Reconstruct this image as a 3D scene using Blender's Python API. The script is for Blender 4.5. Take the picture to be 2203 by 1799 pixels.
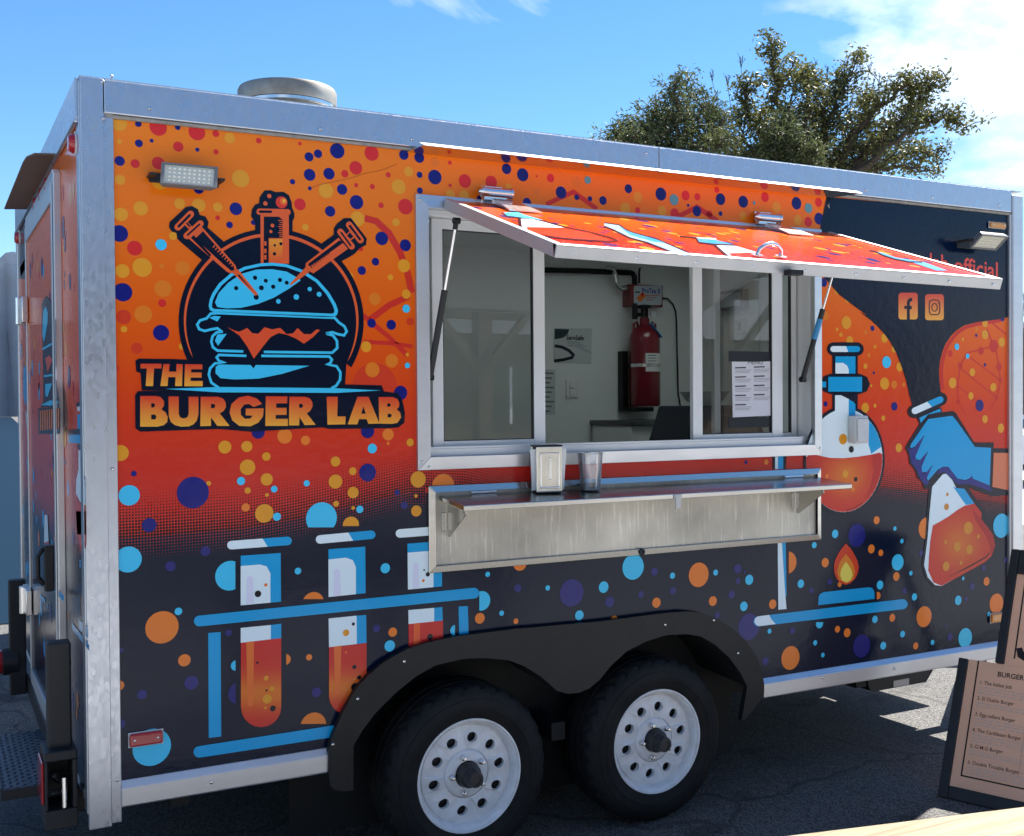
import bpy, bmesh, math, random
from mathutils import Vector, Matrix, Euler
from mathutils.geometry import tessellate_polygon

# ------------------------------------------------------------------ scene, camera, light
for o in list(bpy.data.objects):
    bpy.data.objects.remove(o)
S = bpy.context.scene
COL = S.collection
rad = math.radians
ZO = 0.03                                   # ground height used by the camera solve
F, CX, CY = 2378.53, 1101.5, 899.5          # photograph is 2203 x 1799
CAM = Vector((-0.51016, -3.55201, 1.63545 + ZO))
YAW, PITCH, ROLL = 0.487792, -0.0159808, -0.00681828

fw = Vector((math.sin(YAW)*math.cos(PITCH), math.cos(YAW)*math.cos(PITCH), math.sin(PITCH)))
rt = fw.cross(Vector((0, 0, 1))).normalized()
up = rt.cross(fw)
RT = rt*math.cos(ROLL) + up*math.sin(ROLL)
UP = -rt*math.sin(ROLL) + up*math.cos(ROLL)
cd = bpy.data.cameras.new('camera')
cam = bpy.data.objects.new('camera', cd)
COL.objects.link(cam)
cam.matrix_world = Matrix(((RT.x, UP.x, -fw.x, CAM.x), (RT.y, UP.y, -fw.y, CAM.y),
                           (RT.z, UP.z, -fw.z, CAM.z), (0, 0, 0, 1)))
cd.sensor_fit = 'HORIZONTAL'
cd.sensor_width = 36.0
cd.lens = F/2203*36
cd.clip_start = 0.05
cd.clip_end = 3000
S.camera = cam

SUN_EL, SUN_AZ = rad(54), rad(20)           # azimuth measured from +X (trailer nose) towards +Y (behind it)
to_sun = Vector((math.cos(SUN_EL)*math.cos(SUN_AZ), math.cos(SUN_EL)*math.sin(SUN_AZ), math.sin(SUN_EL)))
sl = bpy.data.lights.new('sun', 'SUN')
sl.energy = 4.3
sl.angle = rad(0.53)
sl.color = (1.0, 0.95, 0.87)
sun = bpy.data.objects.new('sun', sl)
COL.objects.link(sun)
sun.rotation_euler = (-to_sun).to_track_quat('-Z', 'Y').to_euler()

W = bpy.data.worlds.new('World')
S.world = W
W.use_nodes = True
wn, wl = W.node_tree.nodes, W.node_tree.links
wn.clear()
sky = wn.new('ShaderNodeTexSky')
sky.sky_type = 'NISHITA'
sky.sun_disc = False
sky.sun_elevation = SUN_EL
sky.sun_rotation = math.pi/2 - SUN_AZ
sky.altitude = 0
sky.air_density = 1.0
sky.dust_density = 0.0
sky.ozone_density = 5.0
bg = wn.new('ShaderNodeBackground')
bg.inputs['Strength'].default_value = 0.0535
wo = wn.new('ShaderNodeOutputWorld')
# broken clouds: noise over the view direction projected on a flat cloud layer
CL_OFF, CL_T, CL_G, CL_S = (-11.6973, -3.3471, 0.0), -0.545, 7.0, 1.15
tc = wn.new('ShaderNodeTexCoord')
sep = wn.new('ShaderNodeSeparateXYZ')
wl.new(tc.outputs['Generated'], sep.inputs[0])
def wmath(op, a, b=None, c=None):
    n = wn.new('ShaderNodeMath'); n.operation = op
    for i, v in enumerate((a, b, c)):
        if v is None: continue
        if isinstance(v, (int, float)): n.inputs[i].default_value = v
        else: wl.new(v, n.inputs[i])
    return n.outputs[0]
zc = wmath('ADD', wmath('MAXIMUM', sep.outputs[2], 0.0), 0.22)
cmb = wn.new('ShaderNodeCombineXYZ')
wl.new(wmath('DIVIDE', sep.outputs[0], zc), cmb.inputs[0])
wl.new(wmath('DIVIDE', sep.outputs[1], zc), cmb.inputs[1])
nz = wn.new('ShaderNodeTexNoise')
nz.inputs['Scale'].default_value = CL_S
nz.inputs['Detail'].default_value = 9
nz.inputs['Roughness'].default_value = 0.56
nz.inputs['Distortion'].default_value = 0.35
cmv = wn.new('ShaderNodeVectorMath'); cmv.operation = 'ADD'; cmv.inputs[1].default_value = CL_OFF
wl.new(cmb.outputs[0], cmv.inputs[0])
wl.new(cmv.outputs[0], nz.inputs['Vector'])
cl = wmath('MULTIPLY', wmath('ADD', nz.outputs[0], CL_T), CL_G)
cl = wmath('MINIMUM', wmath('MAXIMUM', cl, 0.0), 0.96)
mix = wn.new('ShaderNodeMix'); mix.data_type = 'RGBA'
wl.new(cl, mix.inputs[0])
skyc = wn.new('ShaderNodeHueSaturation'); skyc.inputs['Saturation'].default_value = 1.18
wl.new(sky.outputs[0], skyc.inputs['Color'])
wl.new(skyc.outputs[0], mix.inputs[6])
nz2 = wn.new('ShaderNodeTexNoise'); nz2.inputs['Scale'].default_value = 2.6; nz2.inputs['Detail'].default_value = 7
wl.new(cmv.outputs[0], nz2.inputs['Vector'])
crp = wn.new('ShaderNodeValToRGB'); crp.color_ramp.elements[0].position = .36; crp.color_ramp.elements[1].position = .62
crp.color_ramp.elements[0].color = (4.6, 4.9, 5.4, 1); crp.color_ramp.elements[1].color = (10.5, 10.6, 10.8, 1)
wl.new(nz2.outputs[0], crp.inputs[0]); wl.new(crp.outputs[0], mix.inputs[7])
wl.new(mix.outputs[2], bg.inputs['Color'])
wl.new(bg.outputs[0], wo.inputs[0])

vs = S.view_settings
S.display_settings.display_device = 'sRGB'
vs.view_transform = 'Standard'
vs.look = 'None'
vs.exposure = 1.88
vs.gamma = 1.0
vs.use_curve_mapping = False
S.render.engine = 'CYCLES'

# ------------------------------------------------------------------ pixel -> place
def ray(x, y):
    return (fw + RT*((x - CX)/F) - UP*((y - CY)/F))
def un(x, y, axis=1, val=0.0):
    d = ray(x, y)
    t = (val - CAM[axis])/d[axis]
    return CAM + d*t
def unp(x, y, p0, n):
    d = ray(x, y)
    return CAM + d*((p0 - CAM).dot(n)/d.dot(n))
def prj(P):
    q = P - CAM
    w = q.dot(fw)
    return CX + F*q.dot(RT)/w, CY - F*q.dot(UP)/w
def Z(v): return v + ZO                     # heights of the camera solve -> heights above ground

# ------------------------------------------------------------------ materials
def lin(c):
    return tuple(((v/255)/12.92 if v/255 <= .04045 else ((v/255 + .055)/1.055)**2.4) for v in c[:3])
def mat(name, base=(.5, .5, .5), rough=.5, metal=0.0, var=0.0, vscale=8.0, vcol=None, bump=0.0, bscale=40.0,
        rvar=0.0, coat=0.0, spec=.5, attr=False, stretch=(1, 1, 1), trans=0.0, detail=6, extra=None, ior=1.45):
    m = bpy.data.materials.new(name); m.use_nodes = True
    nt = m.node_tree; N, L = nt.nodes, nt.links
    b = N['Principled BSDF']
    b.inputs['Base Color'].default_value = (*base, 1)
    b.inputs['Roughness'].default_value = rough
    b.inputs['Metallic'].default_value = metal
    b.inputs['Coat Weight'].default_value = coat
    b.inputs['Coat Roughness'].default_value = .08
    b.inputs['Specular IOR Level'].default_value = spec
    b.inputs['Transmission Weight'].default_value = trans
    b.inputs['IOR'].default_value = ior
    t = N.new('ShaderNodeTexCoord'); mp = N.new('ShaderNodeMapping')
    mp.inputs['Scale'].default_value = stretch
    L.new(t.outputs['Object'], mp.inputs[0])
    src = None
    if attr:
        a = N.new('ShaderNodeVertexColor'); a.layer_name = 'print'; src = a.outputs[0]
    if var > 0 or rvar > 0:
        n = N.new('ShaderNodeTexNoise'); n.inputs['Scale'].default_value = vscale
        n.inputs['Detail'].default_value = detail; n.inputs['Roughness'].default_value = .6
        L.new(mp.outputs[0], n.inputs['Vector'])
        r = N.new('ShaderNodeValToRGB'); r.color_ramp.elements[0].position = .3; r.color_ramp.elements[1].position = .7
        L.new(n.outputs[0], r.inputs[0])
        if var > 0:
            mx = N.new('ShaderNodeMix'); mx.data_type = 'RGBA'
            f = N.new('ShaderNodeMath'); f.operation = 'MULTIPLY'; f.inputs[1].default_value = var
            L.new(r.outputs[0], f.inputs[0]); L.new(f.outputs[0], mx.inputs[0])
            if src: L.new(src, mx.inputs[6])
            else: mx.inputs[6].default_value = (*base, 1)
            mx.inputs[7].default_value = (*(vcol or tuple(v*.5 for v in base)), 1)
            src = mx.outputs[2]
        if rvar > 0:
            f = N.new('ShaderNodeMath'); f.operation = 'MULTIPLY_ADD'; f.inputs[1].default_value = rvar; f.inputs[2].default_value = rough
            L.new(n.outputs[0], f.inputs[0]); L.new(f.outputs[0], b.inputs['Roughness'])
    if src: L.new(src, b.inputs['Base Color'])
    if bump > 0:
        n2 = N.new('ShaderNodeTexNoise'); n2.inputs['Scale'].default_value = bscale; n2.inputs['Detail'].default_value = 4
        L.new(mp.outputs[0], n2.inputs['Vector'])
        bp = N.new('ShaderNodeBump'); bp.inputs['Strength'].default_value = bump; bp.inputs['Distance'].default_value = .01
        L.new(n2.outputs[0], bp.inputs['Height']); L.new(bp.outputs[0], b.inputs['Normal'])
    if extra: extra(m, N, L, b, mp)
    return m
def glass_mat(name, tint=(.9, .95, .95), refl=.9, base_refl=0.04):
    m = bpy.data.materials.new(name); m.use_nodes = True
    N, L = m.node_tree.nodes, m.node_tree.links
    N.clear()
    o = N.new('ShaderNodeOutputMaterial'); tr = N.new('ShaderNodeBsdfTransparent'); gl = N.new('ShaderNodeBsdfGlossy')
    tr.inputs[0].default_value = (*tint, 1); gl.inputs['Roughness'].default_value = .015
    gl.inputs['Color'].default_value = (refl, refl, refl, 1)
    fr = N.new('ShaderNodeFresnel'); fr.inputs[0].default_value = 1.5
    ad = N.new('ShaderNodeMath'); ad.operation = 'MULTIPLY_ADD'; ad.inputs[1].default_value = 1.6; ad.inputs[2].default_value = base_refl
    L.new(fr.outputs[0], ad.inputs[0])
    mx = N.new('ShaderNodeMixShader'); L.new(ad.outputs[0], mx.inputs[0]); L.new(tr.outputs[0], mx.inputs[1]); L.new(gl.outputs[0], mx.inputs[2])
    L.new(mx.outputs[0], o.inputs[0])
    return m

def galv_extra(m, N, L, b, mp):      # zinc spangle
    v = N.new('ShaderNodeTexVoronoi'); v.inputs['Scale'].default_value = 95
    L.new(mp.outputs[0], v.inputs['Vector'])
    g = N.new('ShaderNodeRGBToBW'); L.new(v.outputs['Color'], g.inputs[0])
    f = N.new('ShaderNodeMath'); f.operation = 'MULTIPLY_ADD'; f.inputs[1].default_value = .16; f.inputs[2].default_value = .25
    L.new(g.outputs[0], f.inputs[0]); L.new(f.outputs[0], b.inputs['Roughness'])
def asphalt_extra(m, N, L, b, mp):
    v = N.new('ShaderNodeTexVoronoi'); v.inputs['Scale'].default_value = 210
    L.new(mp.outputs[0], v.inputs['Vector'])
    bp = N.new('ShaderNodeBump'); bp.inputs['Strength'].default_value = .7; bp.inputs['Distance'].default_value = .006
    L.new(v.outputs['Distance'], bp.inputs['Height']); L.new(bp.outputs[0], b.inputs['Normal'])
    g = N.new('ShaderNodeRGBToBW'); L.new(v.outputs['Color'], g.inputs[0])
    r = N.new('ShaderNodeValToRGB')
    r.color_ramp.elements[0].color = (.026, .028, .032, 1); r.color_ramp.elements[1].color = (.25, .245, .235, 1)
    r.color_ramp.elements[0].position = .22; r.color_ramp.elements[1].position = 1.0
    L.new(g.outputs[0], r.inputs[0])
    n = N.new('ShaderNodeTexNoise'); n.inputs['Scale'].default_value = 1.3; n.inputs['Detail'].default_value = 5
    L.new(mp.outputs[0], n.inputs['Vector'])
    r2 = N.new('ShaderNodeValToRGB'); r2.color_ramp.elements[0].color = (.55, .55, .56, 1); r2.color_ramp.elements[1].color = (1.25, 1.22, 1.2, 1)
    L.new(n.outputs[0], r2.inputs[0])
    mx = N.new('ShaderNodeMix'); mx.data_type = 'RGBA'; mx.blend_type = 'MULTIPLY'; mx.inputs[0].default_value = 1
    L.new(r.outputs[0], mx.inputs[6]); L.new(r2.outputs[0], mx.inputs[7])
    # cracks and oil spots
    wv = N.new('ShaderNodeTexNoise'); wv.inputs['Scale'].default_value = 3.0; L.new(mp.outputs[0], wv.inputs['Vector'])
    wa = N.new('ShaderNodeMix'); wa.data_type = 'RGBA'; wa.inputs[0].default_value = .22; L.new(mp.outputs[0], wa.inputs[6]); L.new(wv.outputs['Color'], wa.inputs[7])
    cv = N.new('ShaderNodeTexVoronoi'); cv.feature = 'DISTANCE_TO_EDGE'; cv.inputs['Scale'].default_value = .9; L.new(wa.outputs[2], cv.inputs['Vector'])
    cr = N.new('ShaderNodeValToRGB'); cr.color_ramp.elements[0].color = (.35, .35, .36, 1); cr.color_ramp.elements[1].color = (1, 1, 1, 1); cr.color_ramp.elements[1].position = .012; L.new(cv.outputs['Distance'], cr.inputs[0])
    on = N.new('ShaderNodeTexNoise'); on.inputs['Scale'].default_value = 2.6; on.inputs['Detail'].default_value = 3; L.new(mp.outputs[0], on.inputs['Vector'])
    orp = N.new('ShaderNodeValToRGB'); orp.color_ramp.elements[0].position = .30; orp.color_ramp.elements[0].color = (.4, .4, .42, 1); orp.color_ramp.elements[1].position = .38; orp.color_ramp.elements[1].color = (1, 1, 1, 1); L.new(on.outputs[0], orp.inputs[0])
    m2 = N.new('ShaderNodeMix'); m2.data_type = 'RGBA'; m2.blend_type = 'MULTIPLY'; m2.inputs[0].default_value = .8; L.new(mx.outputs[2], m2.inputs[6]); L.new(cr.outputs[0], m2.inputs[7])
    m3 = N.new('ShaderNodeMix'); m3.data_type = 'RGBA'; m3.blend_type = 'MULTIPLY'; m3.inputs[0].default_value = .9; L.new(m2.outputs[2], m3.inputs[6]); L.new(orp.outputs[0], m3.inputs[7])
    L.new(m3.outputs[2], b.inputs['Base Color'])
def streak_extra(m, N, L, b, mp):    # water runs on the counter's back panel
    w = N.new('ShaderNodeMapping'); w.inputs['Scale'].default_value = (75, 75, 4.5)
    t = N.new('ShaderNodeTexCoord'); L.new(t.outputs['Object'], w.inputs[0])
    n = N.new('ShaderNodeTexNoise'); n.inputs['Scale'].default_value = 1.0; n.inputs['Detail'].default_value = 5; n.inputs['Roughness'].default_value = .7
    L.new(w.outputs[0], n.inputs['Vector'])
    r = N.new('ShaderNodeValToRGB')
    r.color_ramp.elements[0].position = .55; r.color_ramp.elements[0].color = (.42, .40, .35, 1)
    r.color_ramp.elements[1].position = .74; r.color_ramp.elements[1].color = (.74, .70, .60, 1)
    L.new(n.outputs[0], r.inputs[0])
    n3 = N.new('ShaderNodeTexNoise'); n3.inputs['Scale'].default_value = 3.2; n3.inputs['Detail'].default_value = 8
    L.new(t.outputs['Object'], n3.inputs['Vector'])
    mx = N.new('ShaderNodeMix'); mx.data_type = 'RGBA'; mx.blend_type = 'OVERLAY'; mx.inputs[0].default_value = .8
    L.new(r.outputs[0], mx.inputs[6]); L.new(n3.outputs[0], mx.inputs[7]); L.new(mx.outputs[2], b.inputs['Base Color'])
    f = N.new('ShaderNodeMath'); f.operation = 'MULTIPLY_ADD'; f.inputs[1].default_value = .25; f.inputs[2].default_value = .28
    L.new(n.outputs[0], f.inputs[0]); L.new(f.outputs[0], b.inputs['Roughness'])
GRAIN = rad(9)
def wood_extra(m, N, L, b, mp):
    w = N.new('ShaderNodeTexNoise'); w.inputs['Scale'].default_value = 3; w.inputs['Detail'].default_value = 9; w.inputs['Roughness'].default_value = .68
    t = N.new('ShaderNodeTexCoord'); q = N.new('ShaderNodeMapping'); q.inputs['Rotation'].default_value = (0, 0, GRAIN); q.inputs['Scale'].default_value = (.8, 26, 26)
    L.new(t.outputs['Object'], q.inputs[0]); L.new(q.outputs[0], w.inputs['Vector'])
    r = N.new('ShaderNodeValToRGB'); r.color_ramp.elements[0].color = (.13, .095, .05, 1); r.color_ramp.elements[1].color = (.29, .235, .14, 1)
    r.color_ramp.elements[0].position = .34; r.color_ramp.elements[1].position = .56
    L.new(w.outputs[0], r.inputs[0]); L.new(r.outputs[0], b.inputs['Base Color'])
    bp = N.new('ShaderNodeBump'); bp.inputs['Strength'].default_value = .25; L.new(w.outputs[0], bp.inputs['Height']); L.new(bp.outputs[0], b.inputs['Normal'])
def leaf_extra(m, N, L, b, mp):
    n = N.new('ShaderNodeTexNoise'); n.inputs['Scale'].default_value = 1.4; n.inputs['Detail'].default_value = 3
    L.new(mp.outputs[0], n.inputs['Vector'])
    g = N.new('ShaderNodeNewGeometry')
    ad = N.new('ShaderNodeMath'); ad.operation = 'MULTIPLY_ADD'; ad.inputs[1].default_value = .45
    L.new(g.outputs['Random Per Island'], ad.inputs[0]); L.new(n.outputs[0], ad.inputs[2])
    r = N.new('ShaderNodeValToRGB')
    base = b.inputs['Base Color'].default_value[:3]
    r.color_ramp.elements[0].position = .35; r.color_ramp.elements[0].color = (*[v*.55 for v in base], 1)
    r.color_ramp.elements[1].position = 1.0; r.color_ramp.elements[1].color = (base[0]*1.9, base[1]*1.55, base[2]*1.1, 1)
    L.new(ad.outputs[0], r.inputs[0]); L.new(r.outputs[0], b.inputs['Base Color'])
    tl = N.new('ShaderNodeBsdfTranslucent'); L.new(r.outputs[0], tl.inputs[0])
    mx = N.new('ShaderNodeMixShader'); mx.inputs[0].default_value = .35
    L.new(b.outputs[0], mx.inputs[1]); L.new(tl.outputs[0], mx.inputs[2]); L.new(mx.outputs[0], N['Material Output'].inputs[0])
def plate_extra(m, N, L, b, mp):     # raised tread lozenges
    t = N.new('ShaderNodeTexCoord'); q = N.new('ShaderNodeMapping'); q.inputs['Rotation'].default_value = (0, 0, rad(45)); q.inputs['Scale'].default_value = (48, 90, 48)
    L.new(t.outputs['Object'], q.inputs[0])
    v = N.new('ShaderNodeTexVoronoi'); v.inputs['Scale'].default_value = 1; v.inputs['Randomness'].default_value = .1
    L.new(q.outputs[0], v.inputs['Vector'])
    bp = N.new('ShaderNodeBump'); bp.invert = True; bp.inputs['Strength'].default_value = .9; bp.inputs['Distance'].default_value = .006
    L.new(v.outputs['Distance'], bp.inputs['Height']); L.new(bp.outputs[0], b.inputs['Normal'])

def translucent(name, c):
    m = bpy.data.materials.new(name); m.use_nodes = True; N, L = m.node_tree.nodes, m.node_tree.links
    t = N.new('ShaderNodeBsdfTranslucent'); t.inputs[0].default_value = (*c, 1); L.new(t.outputs[0], N['Material Output'].inputs[0]); return m
M = {}
M['vinyl'] = mat('vinyl_print', rough=.13, attr=True, bump=.07, bscale=30, spec=.28, coat=.0, rvar=.08, vscale=5)
M['print'] = mat('flat_print', rough=.55, attr=True, spec=.3)
M['galv'] = mat('galvanised_steel', (.50, .54, .60), .28, .92, var=.32, vscale=38, vcol=(.38, .405, .44), stretch=(1, 1, .55), detail=8, bump=.05, bscale=9, extra=galv_extra)
M['alu'] = mat('aluminium_frame', (.62, .63, .65), .33, .85, var=.15, vscale=6, stretch=(1, 1, 5), rvar=.12, bump=.02, bscale=60)
M['whitealu'] = mat('pale_anodised', (.70, .71, .72), .38, .35, var=.12, vscale=9, rvar=.15)
M['hatchalu'] = mat('hatch_edging_metal', (.50, .50, .50), .4, .5, var=.2, vscale=10, rvar=.15)
M['steel'] = mat('stainless_steel', (.53, .52, .49), .17, 1.0, var=.15, vscale=10, stretch=(.3, 3, 3), rvar=.12, bump=.015, bscale=20)
M['streak'] = mat('stained_stainless', (.6, .58, .53), .4, .55, extra=streak_extra)
M['chrome'] = mat('bright_steel', (.75, .75, .75), .16, 1.0, rvar=.15, vscale=30)
M['vent'] = mat('weathered_steel', (.42, .40, .36), .45, .8, var=.75, vscale=9, vcol=(.17, .15, .12), rvar=.25, bump=.05, bscale=18)
M['black'] = mat('black_plastic', (.012, .013, .015), .42, var=.35, vscale=12, vcol=(.035, .035, .036), rvar=.2, bump=.03, bscale=60)
M['fender'] = mat('fender_plastic', (.006, .007, .009), .30, spec=.32, var=.7, vscale=5, detail=9, vcol=(.030, .029, .027), rvar=.3, bump=.04, bscale=25)
M['dark'] = mat('dark_underside', (.008, .009, .010), .7, var=.4, vscale=6)
M['rubber'] = mat('tyre_rubber', (.007, .0078, .009), .66, spec=.22, var=.6, vscale=10, detail=9, vcol=(.022, .021, .020), bump=.06, bscale=70)
M['whitepaint'] = mat('white_rim_paint', (.80, .81, .83), .30, var=.55, vscale=16, detail=10, vcol=(.46, .44, .42), rvar=.2, coat=.3)
M['hole'] = mat('dark_hub', (.045, .045, .048), .45, .3, var=.5, vscale=40)
M['redlens'] = mat('red_lens', (.40, .012, .018), .18, var=.3, vscale=50, coat=.5)
M['amber'] = mat('amber_lens', (.68, .27, .03), .2, var=.3, vscale=50, coat=.5)
M['ledface'] = mat('led_diffuser', (.62, .60, .50), .3, var=.2, vscale=90)
M['led'] = mat('led_chip', (.85, .83, .70), .25)
M['greybox'] = mat('grey_plastic', (.17, .175, .18), .45, var=.15, vscale=12)
M['lightgrey'] = mat('light_grey_paint', (.58, .59, .60), .45, var=.15, vscale=10)
M['inner'] = mat('interior_white_panel', (.80, .82, .80), .35, var=.1, vscale=3, bump=.02, bscale=30)
M['innerdark'] = mat('interior_dark_steel', (.10, .105, .11), .4, .5, var=.3, vscale=6)
M['ply'] = mat('brown_underside', (.17, .12, .095), .6, var=.45, vscale=5, vcol=(.10, .075, .06))
M['seal'] = mat('grey_sealant', (.36, .33, .29), .8, var=.7, vscale=45, vcol=(.18, .16, .14), bump=.3, bscale=60)
M['redpaint'] = mat('red_cylinder_paint', (.20, .010, .020), .25, coat=.5, var=.15, vscale=5)
M['cylblack'] = mat('black_metal', (.012, .012, .014), .4, .3, var=.3, vscale=20)
M['paper'] = mat('white_paper', (.76, .76, .74), .8, var=.12, vscale=7)
M['blueplastic'] = mat('blue_plastic', (.03, .25, .55), .35)
M['plate'] = mat('tread_plate', (.13, .14, .16), .38, .8, var=.5, vscale=9, extra=plate_extra)
M['glass'] = glass_mat('window_glass', (.74, .78, .78), .95, .10)
def cup_mat():
    m = glass_mat('clear_cup_plastic', (.93, .94, .95), .9, .05); N, L = m.node_tree.nodes, m.node_tree.links
    o = [n for n in N if n.type == 'OUTPUT_MATERIAL'][0]; src = o.inputs[0].links[0].from_socket
    d = N.new('ShaderNodeBsdfDiffuse'); d.inputs[0].default_value = (.8, .82, .85, 1); x = N.new('ShaderNodeMixShader'); x.inputs[0].default_value = .08
    L.new(src, x.inputs[1]); L.new(d.outputs[0], x.inputs[2]); L.new(x.outputs[0], o.inputs[0]); return m
M['cup'] = cup_mat()
M['added_skylight'] = translucent('milky_plastic', (.66, .72, .71))  # for the vents added in the roof to light the kitchen
M['water'] = mat('dark_water', (.006, .016, .030), .5, bump=.10, bscale=1.2, spec=.04)
M['timber'] = mat('dark_timber', (.10, .075, .055), .8, var=.5, vscale=2, stretch=(1, 1, .1))
M['asphalt'] = mat('asphalt', (.07, .07, .07), .85, extra=asphalt_extra)
M['concrete'] = mat('pale_pavement', (.40, .40, .40), .85, var=.35, vscale=2.5, bump=.1, bscale=60)
M['wood'] = mat('weathered_wood', (.45, .36, .22), .7, extra=wood_extra)
M['bark'] = mat('bark', (.09, .068, .05), .9, var=.6, vscale=14, bump=.4, bscale=30)
M['twig'] = mat('grey_twig', (.12, .10, .085), .9, var=.4, vscale=10)
M['leaf'] = mat('broad_leaf', (.080, .098, .040), .45, extra=leaf_extra)
M['needle'] = mat('conifer_leaf', (.060, .085, .042), .6, extra=leaf_extra)
M['hill'] = mat('hazy_woodland', (.012, .034, .070), .95, var=.7, vscale=.25, vcol=(.006, .018, .04), bump=1, bscale=.8)  # distance haze put into the base colour as blue
M['signface'] = mat('menu_board_face', (.92, .50, .31), .38, var=.25, vscale=4, rvar=.2)
M['carpaint'] = mat('white_car_paint', (.78, .78, .78), .22, coat=.7)
M['carglass'] = mat('car_glass', (.02, .024, .028), .05, coat=.6)
M['block'] = mat('grey_blockwork', (.20, .215, .235), .85, var=.35, vscale=6)

# ------------------------------------------------------------------ mesh helpers
ORG = {}
def tag(o, label=None, cat=None, group=None, kind=None):
    if label: o['label'] = label
    if cat: o['category'] = cat
    if group: o['group'] = group
    if kind: o['kind'] = kind
    return o
def empty(name, loc, label, cat, group=None):
    o = bpy.data.objects.new(name, None); COL.objects.link(o)
    o.empty_display_size = .1
    o.location = loc; ORG[o.name] = Vector(loc)
    return tag(o, label, cat, group)
def mk(name, verts, faces, material, parent=None, smooth=None, bevel=0.0, base=None, bseg=2):
    org = ORG[parent.name] if parent else (Vector(base) if base is not None else Vector((0, 0, 0)))
    me = bpy.data.meshes.new(name)
    me.from_pydata([tuple(Vector(v) - org) for v in verts], [], faces)
    me.validate(); me.update()
    o = bpy.data.objects.new(name, me); COL.objects.link(o)
    me.materials.append(material)
    if parent:
        o.parent = parent; ORG[o.name] = org
    else:
        o.location = org; ORG[o.name] = org
    if smooth is not None:
        for p in me.polygons: p.use_smooth = True
        me.set_sharp_from_angle(angle=rad(smooth))
    if bevel > 0:
        bv = o.modifiers.new('bevel', 'BEVEL'); bv.width = bevel; bv.segments = bseg; bv.limit_method = 'ANGLE'; bv.angle_limit = rad(40)
        bv.harden_normals = False
    return o
class MB:
    def __init__(s): s.v = []; s.f = []
    def add(s, vs, fs):
        k = len(s.v); s.v += [Vector(v) for v in vs]; s.f += [tuple(i + k for i in f) for f in fs]; return s
    def box(s, x0, x1, y0, y1, z0, z1):
        return s.hexa([(x0, y0, z0), (x1, y0, z0), (x1, y1, z0), (x0, y1, z0), (x0, y0, z1), (x1, y0, z1), (x1, y1, z1), (x0, y1, z1)])
    def hexa(s, v):
        return s.add(v, [(3, 2, 1, 0), (4, 5, 6, 7), (0, 1, 5, 4), (1, 2, 6, 5), (2, 3, 7, 6), (3, 0, 4, 7)])
    def bar(s, a, b, w, h, upv=(0, 0, 1)):
        a, b = Vector(a), Vector(b); d = (b - a).normalized(); r = d.cross(Vector(upv)).normalized(); u = r.cross(d)
        r, u = r*w/2, u*h/2
        return s.hexa([a - r - u, b - r - u, b + r - u, a + r - u, a - r + u, b - r + u, b + r + u, a + r + u])
    def prism(s, poly, fn, d0, d1):
        """poly 2-D outline; fn(x, y, d) -> point"""
        n = len(poly)
        tris = tessellate_polygon([[Vector((p[0], p[1], 0)) for p in poly]])
        s.add([fn(p[0], p[1], d0) for p in poly] + [fn(p[0], p[1], d1) for p in poly],
              [tuple(t) for t in tris] + [tuple(i + n for i in reversed(t)) for t in tris] +
              [(i, (i + 1) % n, (i + 1) % n + n, i + n) for i in range(n)])
        return s
    def tube(s, pts, r, n=8, caps=True):
        pts = [Vector(p) for p in pts]; k = len(s.v); m = len(pts)
        rr = r if isinstance(r, (list, tuple)) else [r]*m
        ref = None
        for i, p in enumerate(pts):
            d = (pts[min(i + 1, m - 1)] - pts[max(i - 1, 0)]).normalized()
            if ref is None: ref = d.orthogonal().normalized()
            ref = (ref - d*ref.dot(d)).normalized(); q = d.cross(ref)
            for j in range(n):
                a = 2*math.pi*j/n; s.v.append(p + (ref*math.cos(a) + q*math.sin(a))*rr[i])
        for i in range(m - 1):
            for j in range(n):
                s.f.append((k + i*n + j, k + i*n + (j + 1) % n, k + (i + 1)*n + (j + 1) % n, k + (i + 1)*n + j))
        if caps:
            s.f.append(tuple(k + j for j in reversed(range(n)))); s.f.append(tuple(k + (m - 1)*n + j for j in range(n)))
        return s
    def lathe(s, prof, c, ax, n=32, caps=False):
        """prof: (radius, distance along axis)"""
        c, ax = Vector(c), Vector(ax).normalized(); a = ax.orthogonal().normalized(); b = ax.cross(a); k = len(s.v); m = len(prof)
        for r, h in prof:
            for j in range(n):
                t = 2*math.pi*j/n; s.v.append(c + ax*h + (a*math.cos(t) + b*math.sin(t))*r)
        for i in range(m - 1):
            for j in range(n):
                s.f.append((k + i*n + j, k + i*n + (j + 1) % n, k + (i + 1)*n + (j + 1) % n, k + (i + 1)*n + j))
        if caps:
            s.f.append(tuple(k + j for j in reversed(range(n)))); s.f.append(tuple(k + (m - 1)*n + j for j in range(n)))
        return s
    def build(s, name, material, parent=None, **kw): return mk(name, s.v, s.f, material, parent, **kw)

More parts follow.
